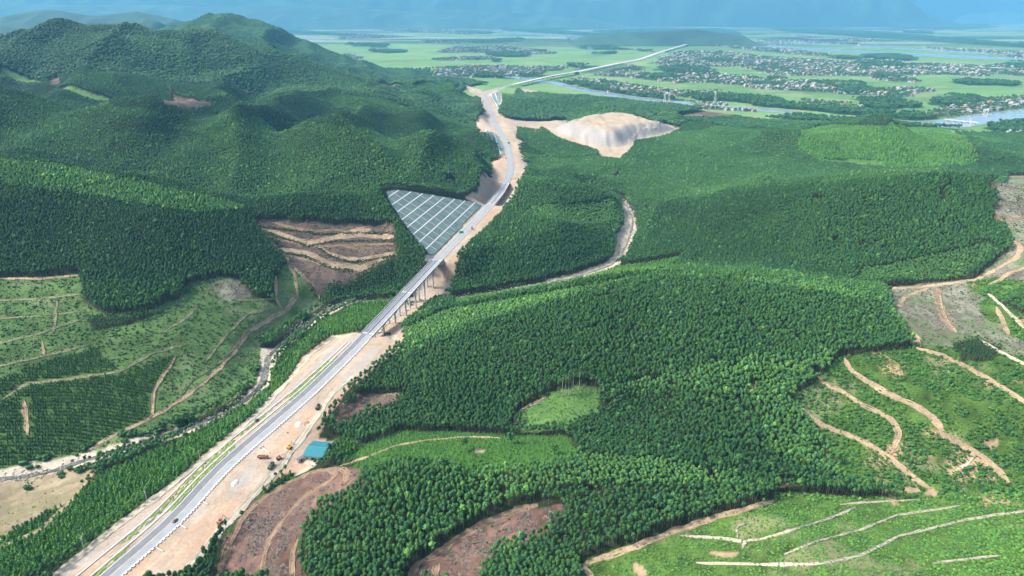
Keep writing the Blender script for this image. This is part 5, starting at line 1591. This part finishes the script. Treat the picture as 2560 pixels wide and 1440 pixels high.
# ------------------------------------------------------------------ blue-green site shed
c4 = np.array([at_z(a, b_, 26.0)[:2] for a, b_ in ((780, 1096), (829, 1103), (807, 1139), (757, 1136))])
cen = c4.mean(0); ax = (c4[1] - c4[0] + c4[2] - c4[3]) / 2; lx_ = np.linalg.norm(ax); ly_ = np.linalg.norm((c4[3] - c4[0] + c4[2] - c4[1]) / 2)
sh = new_obj('site_shed', None, label='site shed with a broad teal sheet roof beside the highway works', cat='shed')
gz = float(height(cen[0], cen[1])); sh.location = (cen[0], cen[1], gz); sh.rotation_euler = (0, 0, math.atan2(ax[1], ax[0]))
W2, L2 = lx_ / 2, ly_ / 2
q = MB()
for x0, x1, y0, y1 in ((-W2 + .6, W2 - .6, -L2 + .6, -L2 + .8), (-W2 + .6, W2 - .6, L2 - .8, L2 - .6), (-W2 + .6, -W2 + .8, -L2 + .8, L2 - .8), (W2 - .8, W2 - .6, -L2 + .8, L2 - .8)): q.box(x0, x1, y0, y1, -1, 3.6)
new_obj('wall', q.mesh('wall', [M_wall]), sh)
ncol = 9
q0 = None
for k_ in range(ncol):
    q = MB(); x0, x1 = -W2 + k_ * lx_ / ncol + .03, -W2 + (k_ + 1) * lx_ / ncol - .03
    for s_ in (-1, 1):
        q.add([(x0, s_ * L2, 3.9), (x1, s_ * L2, 3.9), (x1, 0, 5.6), (x0, 0, 5.6), (x0, s_ * L2, 3.75), (x1, s_ * L2, 3.75), (x1, 0, 5.45), (x0, 0, 5.45)],
              [(0, 1, 2, 3), (7, 6, 5, 4), (0, 4, 5, 1), (1, 5, 6, 2), (3, 2, 6, 7), (0, 3, 7, 4)])
    new_obj('roof_sheet', q.mesh('roof_sheet', [M_teal]), sh)
q = MB(); q.add([(-W2 - .1, -.35, 5.5), (W2 + .1, -.35, 5.5), (W2 + .1, 0, 5.75), (-W2 - .1, 0, 5.75), (W2 + .1, .35, 5.5), (-W2 - .1, .35, 5.5)], [(0, 1, 2, 3), (3, 2, 4, 5)])
new_obj('ridge_cap', q.mesh('ridge_cap', [M_teal]), sh)
q = MB(); q.box(-1.2, 1.2, -L2 + .52, -L2 + .6, 0, 2.6); new_obj('door', q.mesh('door', [M_dark]), sh)
for x in (-W2 * .6, W2 * .6):
    q = MB(); q.box(x - .9, x + .9, -L2 + .53, -L2 + .6, 1.2, 2.3); new_obj('window', q.mesh('window', [M_glass]), sh)
KEEPS = [(cen[0], cen[1], 16)]
g = ground(751, 1152)[0]
hut = new_obj('store_hut', None, label='small grey hut in the yard below the teal shed', cat='hut'); hut.location = g; hut.rotation_euler = (0, 0, .9)
q = MB(); q.box(-2.4, 2.4, -1.4, 1.4, -.5, 2.4); new_obj('wall', q.mesh('wall', [M_wall]), hut)
q = MB(); q.add([(-2.7, -1.7, 2.4), (2.7, -1.7, 2.4), (2.7, 1.7, 2.4), (-2.7, 1.7, 2.4), (-2.7, 0, 3.3), (2.7, 0, 3.3)], [(0, 3, 2, 1), (0, 1, 5, 4), (2, 3, 4, 5), (0, 4, 3), (1, 2, 5)]); new_obj('roof', q.mesh('roof', [M_grey]), hut)
q = MB(); q.box(-.5, .5, -1.46, -1.4, 0, 2); new_obj('door', q.mesh('door', [M_dark]), hut)

# ------------------------------------------------------------------ vehicles and site things
def root_at(name, px, py, rz, label, cat, z=None):
    g = ground(px, py)[0] if z is None else at_z(px, py, z)
    o = new_obj(name, None, label=label, cat=cat); o.location = (g[0], g[1], g[2] + .1); o.rotation_euler = (0, 0, rz); o.scale = (.85, .85, .85)
    return o


def wheel(parent, x, y, r=.5, w=.35):
    q = MB(); q.tube((x, y - w / 2, r), (x, y + w / 2, r), r, r, 12); wv = new_obj('wheel', q.mesh('wheel', [M_dark]), parent)
    q = MB(); q.tube((x, y - w / 2 - .02, r), (x, y + w / 2 + .02, r), r * .5, r * .5, 8); new_obj('rim', q.mesh('rim', [M_steel]), wv)


def truck(px, py, rz, cabm, bedm, label, z=None, long=1.0):
    o = root_at('dump_truck', px, py, rz, label, 'truck', z)
    q = MB(); q.box(-3.6 * long, 3.4, -.45, .45, .7, 1.0); new_obj('chassis', q.mesh('chassis', [M_dark]), o)
    q = MB(); q.add([(1.9, -1.2, .7), (3.7, -1.2, .7), (3.7, 1.2, .7), (1.9, 1.2, .7), (1.9, -1.15, 2.8), (3.35, -1.15, 2.8), (3.35, 1.15, 2.8), (1.9, 1.15, 2.8), (3.7, -1.2, 1.7), (3.7, 1.2, 1.7)],
                    [(3, 2, 1, 0), (4, 5, 6, 7), (0, 1, 8, 5, 4), (2, 3, 7, 6, 9), (1, 2, 9, 8), (8, 9, 6, 5), (3, 0, 4, 7)])
    cab = new_obj('cab', q.mesh('cab', [cabm]), o)
    q = MB(); q.add([(3.71, -1.0, 1.78), (3.71, 1.0, 1.78), (3.40, 1.0, 2.68), (3.40, -1.0, 2.68)], [(0, 1, 2, 3)]); new_obj('windscreen', q.mesh('windscreen', [M_glass]), cab)
    q = MB()
    x0, x1 = -3.7 * long, 1.65
    q.box(x0, x1, -1.25, 1.25, 1.05, 1.2); q.box(x0, x1, -1.25, -1.13, 1.2, 2.3); q.box(x0, x1, 1.13, 1.25, 1.2, 2.3); q.box(x1 - .12, x1, -1.13, 1.13, 1.2, 2.5); q.box(x0, x0 + .1, -1.13, 1.13, 1.2, 2.2)
    new_obj('tipper_body', q.mesh('tipper_body', [bedm]), o)
    q = MB(); q.add([(x0 + .12, -1.1, 1.75), (x1 - .14, -1.1, 1.75), (x1 - .14, 1.1, 1.75), (x0 + .12, 1.1, 1.75), (x0 + 1.4, 0, 2.5), (x1 - 1.2, 0, 2.6)], [(0, 1, 5, 4), (2, 3, 4, 5), (1, 2, 5), (3, 0, 4)])
    new_obj('load', q.mesh('load', [M_trackr]), o)
    for x in (2.8, -1.6, -2.8):
        for y in (-1.0, 1.0): wheel(o, x, y)
    return o


def excavator(px, py, rz, label, m=None, z=None):
    m = m or M_yellow
    o = root_at('excavator', px, py, rz, label, 'excavator', z)
    for y in (-1.15, 1.15):
        q = MB(); pr = [(-1.7, .15), (-1.3, 0), (1.3, 0), (1.7, .15), (1.9, .5), (1.6, .85), (-1.6, .85), (-1.9, .5)]
        n = len(pr); V = [(x, y - .3, z_) for x, z_ in pr] + [(x, y + .3, z_) for x, z_ in pr]
        q.add(V, [tuple(range(n)), tuple(range(2 * n - 1, n - 1, -1))] + [(j, j + n, (j + 1) % n + n, (j + 1) % n) for j in range(n)])
        new_obj('track', q.mesh('track', [M_dark]), o)
    q = MB(); q.box(-2.2, 1.2, -1.25, 1.25, 1.0, 1.9); q.box(-2.2, -1.2, -1.25, 1.25, 1.9, 2.4); new_obj('body', q.mesh('body', [m]), o)
    q = MB(); q.box(-.2, 1.2, .25, 1.2, 1.9, 3.0); cab = new_obj('cab', q.mesh('cab', [m]), o)
    q = MB(); q.box(-.05, 1.23, .3, 1.23, 2.2, 2.85); new_obj('window', q.mesh('window', [M_glass]), cab)
    q = MB(); q.tube((1.0, -.3, 1.7), (3.6, -.3, 4.2), .28, .22, 4); new_obj('boom', q.mesh('boom', [m]), o)
    q = MB(); q.tube((3.5, -.3, 4.2), (5.2, -.3, 1.6), .2, .16, 4); arm = new_obj('arm', q.mesh('arm', [m]), o)
    q = MB(); q.add([(4.9, -.9, 1.7), (5.5, -.9, 1.5), (5.2, -.9, .6), (4.6, -.9, .9), (4.9, .3, 1.7), (5.5, .3, 1.5), (5.2, .3, .6), (4.6, .3, .9)], [(0, 1, 2, 3), (7, 6, 5, 4), (0, 4, 5, 1), (2, 6, 7, 3), (3, 7, 4, 0)]); new_obj('bucket', q.mesh('bucket', [M_steel]), arm)
    return o


def car(px, py, rz, m, label, z=None):
    o = root_at('car', px, py, rz, label, 'car', z)
    q = MB(); pr = [(-2.2, .4), (2.2, .4), (2.2, .85), (1.2, 1.0), (.5, 1.55), (-1.3, 1.55), (-2.0, 1.05), (-2.2, .95)]; n = len(pr)
    q.add([(x, -.85, z_) for x, z_ in pr] + [(x, .85, z_) for x, z_ in pr], [tuple(range(n)), tuple(range(2 * n - 1, n - 1, -1))] + [(j, j + n, (j + 1) % n + n, (j + 1) % n) for j in range(n)])
    new_obj('body', q.mesh('body', [m]), o)
    q = MB(); q.box(-1.2, .4, -.87, .87, 1.08, 1.42); new_obj('window', q.mesh('window', [M_glass]), o)
    for x in (-1.3, 1.3):
        for y in (-.78, .78): wheel(o, x, y, .33, .2)
    return o


rdir = lambda i: math.atan2(rtan[i, 1], rtan[i, 0])
rz0 = rdir(20)
truck(678, 1168, rz0 + .15, M_truckk, M_truckg, 'dark dump truck with green body on the bare earth below the shed')
truck(795, 1021, rz0 + .2, M_truckk, M_truckk, 'black dump truck farther up the bare earth, toward the viaduct')
truck(968, 838, .1, M_truckk, M_trackr, 'brown loaded dump truck by the viaduct start')
truck(659, 1146, .0, M_orange, M_orange, 'long rusty orange truck standing across the bare earth', long=1.2)
excavator(698, 1148, .4, 'small orange excavator between the trucks below the shed', M_orange)
excavator(724, 1121, rz0, 'yellow excavator on the haul road beside the shed')
excavator(551, 1308, rz0, 'orange excavator at the edge of the earth, above the felled hill', M_orange)
excavator(1180, 572, rz0 + .3, 'orange machine on the road beside the netted slope', M_orange, z=36)
excavator(1235, 372, .4, 'tiny machine on the earth by the second netted slope')
car(642, 1052, rz0, M_truckk, 'dark car on the dirt track beyond the verge')
car(1256, 335, rz0, M_whitev, 'pale car on the road past the road bend', z=36)
car(1264, 396, rdir(road_idx(1274, 392, 37)), M_truckk, 'dark car on the curved road above the second viaduct', z=37.2)
car(439, 1304, rz0, M_truckk, 'dark car parked at the kerb row')


def heap(px, py, r, h, m, label):
    g = ground(px, py)[0]; rs = np.random.default_rng(int(px))
    V, F = [], []; n, k_ = 14, 5
    for a in range(k_):
        f = a / k_
        for b_ in range(n):
            t = 2 * math.pi * b_ / n; rr_ = r * (1 - f) * (1 + .25 * rs.random()); V.append((math.cos(t) * rr_ * 1.4, math.sin(t) * rr_, h * f ** .8 * (.9 + .2 * rs.random()) - (.3 if a == 0 else 0)))
    V.append((0, 0, h)); F = [(a * n + b_, a * n + (b_ + 1) % n, (a + 1) * n + (b_ + 1) % n, (a + 1) * n + b_) for a in range(k_ - 1) for b_ in range(n)] + [((k_ - 1) * n + b_, (k_ - 1) * n + (b_ + 1) % n, k_ * n) for b_ in range(n)]
    o = new_obj('material_heap', mesh_from('material_heap', V, F, [m], True), label=label, cat='heap'); o.location = g; o.rotation_euler = (0, 0, rz0)


heap(588, 1207, 2.2, 1.0, M_conc, 'pale gravel heap beside the kerb row')
heap(747, 1060, 2.4, 1.0, M_conc, 'white gravel heap on the earth above the shed')
heap(768, 1058, 2.4, .7, M_trackr, 'reddish soil heap next to the white gravel')
# drain outlets: pale pipes laid across the earth
for k_, (a, b_) in enumerate([((388, 1368), (409, 1380)), ((446, 1309), (466, 1322)), ((506, 1254), (520, 1262)), ((654, 1119), (673, 1132))]):
    A_, B_ = ground(*a)[0], ground(*b_)[0]
    o = new_obj('drain_pipe', None, label=['pale drain pipe laid across the earth near the bottom edge', 'pale drain pipe across the earth, second from the bottom', 'short pale drain pipe across the earth, third from the bottom', 'pale drain pipe across the earth nearest the shed'][k_], cat='pipe', group='drain pipes on the bare earth')
    q = MB(); q.tube(A_ + [0, 0, .35], B_ + [0, 0, .35], .32, .32, 10); new_obj('pipe', q.mesh('pipe', [M_conc]), o)
    d = (B_ - A_) / np.linalg.norm(B_ - A_)
    q = MB(); q.box(-.25, .25, -1.3, 1.3, -.4, .9); hw_ = new_obj('headwall', q.mesh('headwall', [M_conc]), o); hw_.location = A_; hw_.rotation_euler = (0, 0, math.atan2(d[1], d[0]))
# utility poles along the dirt track
for k_, (px_, py_) in enumerate([(212, 1377), (369, 1258), (501, 1153), (600, 1069), (669, 1008)]):
    g = ground(px_, py_)[0]
    o = new_obj('utility_pole', None, label=f'pale concrete utility pole, {["first", "second", "third", "fourth", "fifth"][k_]} from the bottom edge along the track', cat='pole', group='poles along the dirt track'); o.location = g
    q = MB(); q.tube((0, 0, -.5), (0, 0, 9.0), .24, .15, 8); new_obj('post', q.mesh('post', [M_conc]), o)
    q = MB(); q.box(-.9, .9, -.07, .07, 8.3, 8.5); arm = new_obj('crossarm', q.mesh('crossarm', [M_concd]), o); arm.rotation_euler = (0, 0, rz0 + math.pi / 2)
    for x in (-.8, 0, .8):
        q = MB(); q.tube((x, 0, 8.5), (x, 0, 8.75), .07, .05, 6); new_obj('insulator', q.mesh('insulator', [M_white]), arm)
# green road signs on posts
for px_, py_, ir_, lab in ((1154, 588, road_idx(1150, 590, 35), 'green road sign on posts beside the netted slope'), (1272, 362, road_idx(1267, 358, 36), 'green road sign on posts at the far road bend')):
    g = at_z(px_, py_, ROAD[ir_, 2]); o = new_obj('road_sign', None, label=lab, cat='sign'); o.location = (g[0] , g[1], ROAD[ir_, 2]); o.rotation_euler = (0, 0, rdir(ir_) - math.pi / 2 + .15)
    q = MB(); q.box(-2.6, 2.6, -.08, .08, 2.6, 5.6); new_obj('panel', q.mesh('panel', [M_green]), o)
    for x in (-1.8, 1.8):
        q = MB(); q.tube((x, .2, -.4), (x, .2, 5.4), .12, .12, 6); new_obj('post', q.mesh('post', [M_steel]), o)
# lattice pylons by the river
for px_, py_, hgt, lab in ((1672, 256, 36, 'white lattice pylon standing by the wide river'), (1787, 256, 36, 'white lattice pylon behind the river trees'), (1661, 254, 28, 'slim lattice pylon close to the river pylon'), (2424, 317, 26, 'pale lattice mast beside the river bridge')):
    g = at_z(px_, py_, 1.0); o = new_obj('pylon', None, label=lab, cat='pylon'); o.location = g
    q = MB(); b0, t0 = 3.6, .6
    cs = [(-1, -1), (1, -1), (1, 1), (-1, 1)]
    for sx_, sy_ in cs: q.tube((sx_ * b0, sy_ * b0, -1), (sx_ * t0, sy_ * t0, hgt), .35, .25, 4)
    for k_ in range(6):
        z0, z1 = hgt * k_ / 6, hgt * (k_ + 1) / 6; w0 = b0 + (t0 - b0) * k_ / 6; w1 = b0 + (t0 - b0) * (k_ + 1) / 6
        for j in range(4):
            a, b_ = cs[j], cs[(j + 1) % 4]
            q.tube((a[0] * w0, a[1] * w0, z0), (b_[0] * w1, b_[1] * w1, z1), .16, .16, 4, cap=False)
    new_obj('tower', q.mesh('tower', [M_whitev]), o)
    for f, w in ((.72, 7), (.84, 6), (.95, 5)):
        q = MB(); q.add([(-w, -.2, hgt * f), (0, -.5, hgt * f - .6), (w, -.2, hgt * f), (0, -.2, hgt * f + 1), (-w, .2, hgt * f), (0, .5, hgt * f - .6), (w, .2, hgt * f), (0, .2, hgt * f + 1)], [(0, 1, 2, 3), (7, 6, 5, 4), (0, 3, 7, 4), (3, 2, 6, 7), (2, 1, 5, 6), (1, 0, 4, 5)])
        new_obj('crossarm', q.mesh('crossarm', [M_whitev]), o)
# small bridge over the river at the right
A_, B_ = at_z(2362, 298, 6.0), at_z(2446, 307, 6.0)
o = new_obj('river_bridge', None, label='low thin bridge crossing the wide river where it bends', cat='bridge')
mid = (A_ + B_) / 2; L_ = np.linalg.norm(B_ - A_); o.location = (mid[0], mid[1], 0); o.rotation_euler = (0, 0, math.atan2(B_[1] - A_[1], B_[0] - A_[0]))
q = MB(); q.box(-L_ / 2, L_ / 2, -4, 4, 5.2, 6.2); new_obj('deck', q.mesh('deck', [M_conc]), o)
for s_ in (-4, 3.7):
    q = MB(); q.box(-L_ / 2, L_ / 2, s_, s_ + .3, 6.2, 7.2); new_obj('parapet', q.mesh('parapet', [M_conc]), o)
for k_ in range(5):
    x = -L_ / 2 + (k_ + .5) * L_ / 5; q = MB(); q.box(x - 1.2, x + 1.2, -3, 3, -2, 5.2); new_obj('pier', q.mesh('pier', [M_concd]), o)

# ------------------------------------------------------------------ mountains at the edge of the plain
M_mtn = mat('mountain_forest', (.035, .08, .045), .95, .35, .004, noise2=.3, scale2=.0011)


def mountain(prof, dist, depth, seed, name='mountain', rough=.22, taper=True):
    prof = np.array(prof, float)
    n, k_ = 260, 46
    u = np.linspace(prof[0, 0], prof[-1, 0], n); ytop = np.interp(u, prof[:, 0], prof[:, 1])
    top = at_d(u, ytop, dist)
    top[:, 2] = np.maximum(top[:, 2], 2) * sstep(0, .10, (u - u[0]) / (u[-1] - u[0]) if taper else np.ones(n)) * sstep(0, .10, (u[-1] - u) / (u[-1] - u[0]) if taper else np.ones(n))
    s = np.linspace(-1, 1, k_)
    V = np.zeros((k_, n, 3))
    for j in range(k_):
        y = dist + s[j] * depth
        f = (1 - abs(s[j]) ** 1.25)
        V[j, :, 0] = top[:, 0]; V[j, :, 1] = y
        rg = 1 - np.abs(fbm(top[:, 0] / 700, np.full(n, y / 700), 4, seed))
        V[j, :, 2] = top[:, 2] * f * (1 + rough * (rg - .75) * (1 - f ** 2) * 2.5) - 6 * (abs(s[j]) > .99)
    I2 = np.arange(n * k_).reshape(k_, n)
    F = np.stack([I2[:-1, :-1], I2[:-1, 1:], I2[1:, 1:], I2[1:, :-1]], -1).reshape(-1, 4)
    new_obj(name, mesh_from(name, V.reshape(-1, 3), F, [M_mtn], True), kind='structure')


mountain([(-160, -60), (0, -50), (300, -30), (600, -60), (900, -30), (1200, -45), (1500, -25), (1800, -70), (2100, -60), (2230, -28), (2310, 0), (2340, 12), (2370, 16), (2400, 24), (2430, 31), (2450, 36), (2470, 50)], 14600, 700, 221, rough=.5)
mountain([(2380, 46), (2420, 34), (2480, 30), (2520, 29), (2560, 34), (2640, 42), (2760, 46)], 17900, 450, 231)
mountain([(-160, 10), (0, 2), (120, 12), (260, 14), (420, 12), (560, 18), (700, 14), (860, 20), (960, 24), (1060, 30), (1160, 24), (1290, 33), (1400, 42), (1520, 50), (1640, 60)], 13200, 600, 241, rough=.6)
mountain([(-300, 40), (-100, 34), (0, 44), (60, 30), (130, 24), (230, 40), (290, 34), (340, 28), (400, 40), (470, 56), (520, 62)], 6600, 800, 271, 'hill', rough=.45)
mountain([(-300, 60), (-60, 58), (20, 66), (120, 80), (180, 76), (260, 60), (330, 50), (370, 46), (420, 60), (470, 76)], 5200, 520, 281, 'hill', rough=.45)
mountain([(1420, 90), (1520, 86), (1600, 80), (1680, 77), (1740, 74), (1790, 80), (1860, 88), (1900, 92)], 6900, 450, 251, 'hill', rough=.4)

# ------------------------------------------------------------------ haze
hz = bpy.data.materials.new('haze_air'); hz.use_nodes = True
nt = hz.node_tree
for n_ in list(nt.nodes):
    if n_.type == 'BSDF_PRINCIPLED': nt.nodes.remove(n_)
pv = nt.nodes.new('ShaderNodeVolumePrincipled')
pv.inputs['Color'].default_value = (.21, .60, 1.0, 1)
pv.inputs['Density'].default_value = HAZE_DENSITY
pv.inputs['Anisotropy'].default_value = 0.0
nt.links.new(pv.outputs[0], nt.nodes['Material Output'].inputs['Volume'])
q = MB(); q.box(-18500, 18500, -1500, 19300, -12, 2100)
new_obj('haze', q.mesh('haze', [hz]), kind='stuff', label='blue haze that thickens over the plain toward the mountains', cat='haze')
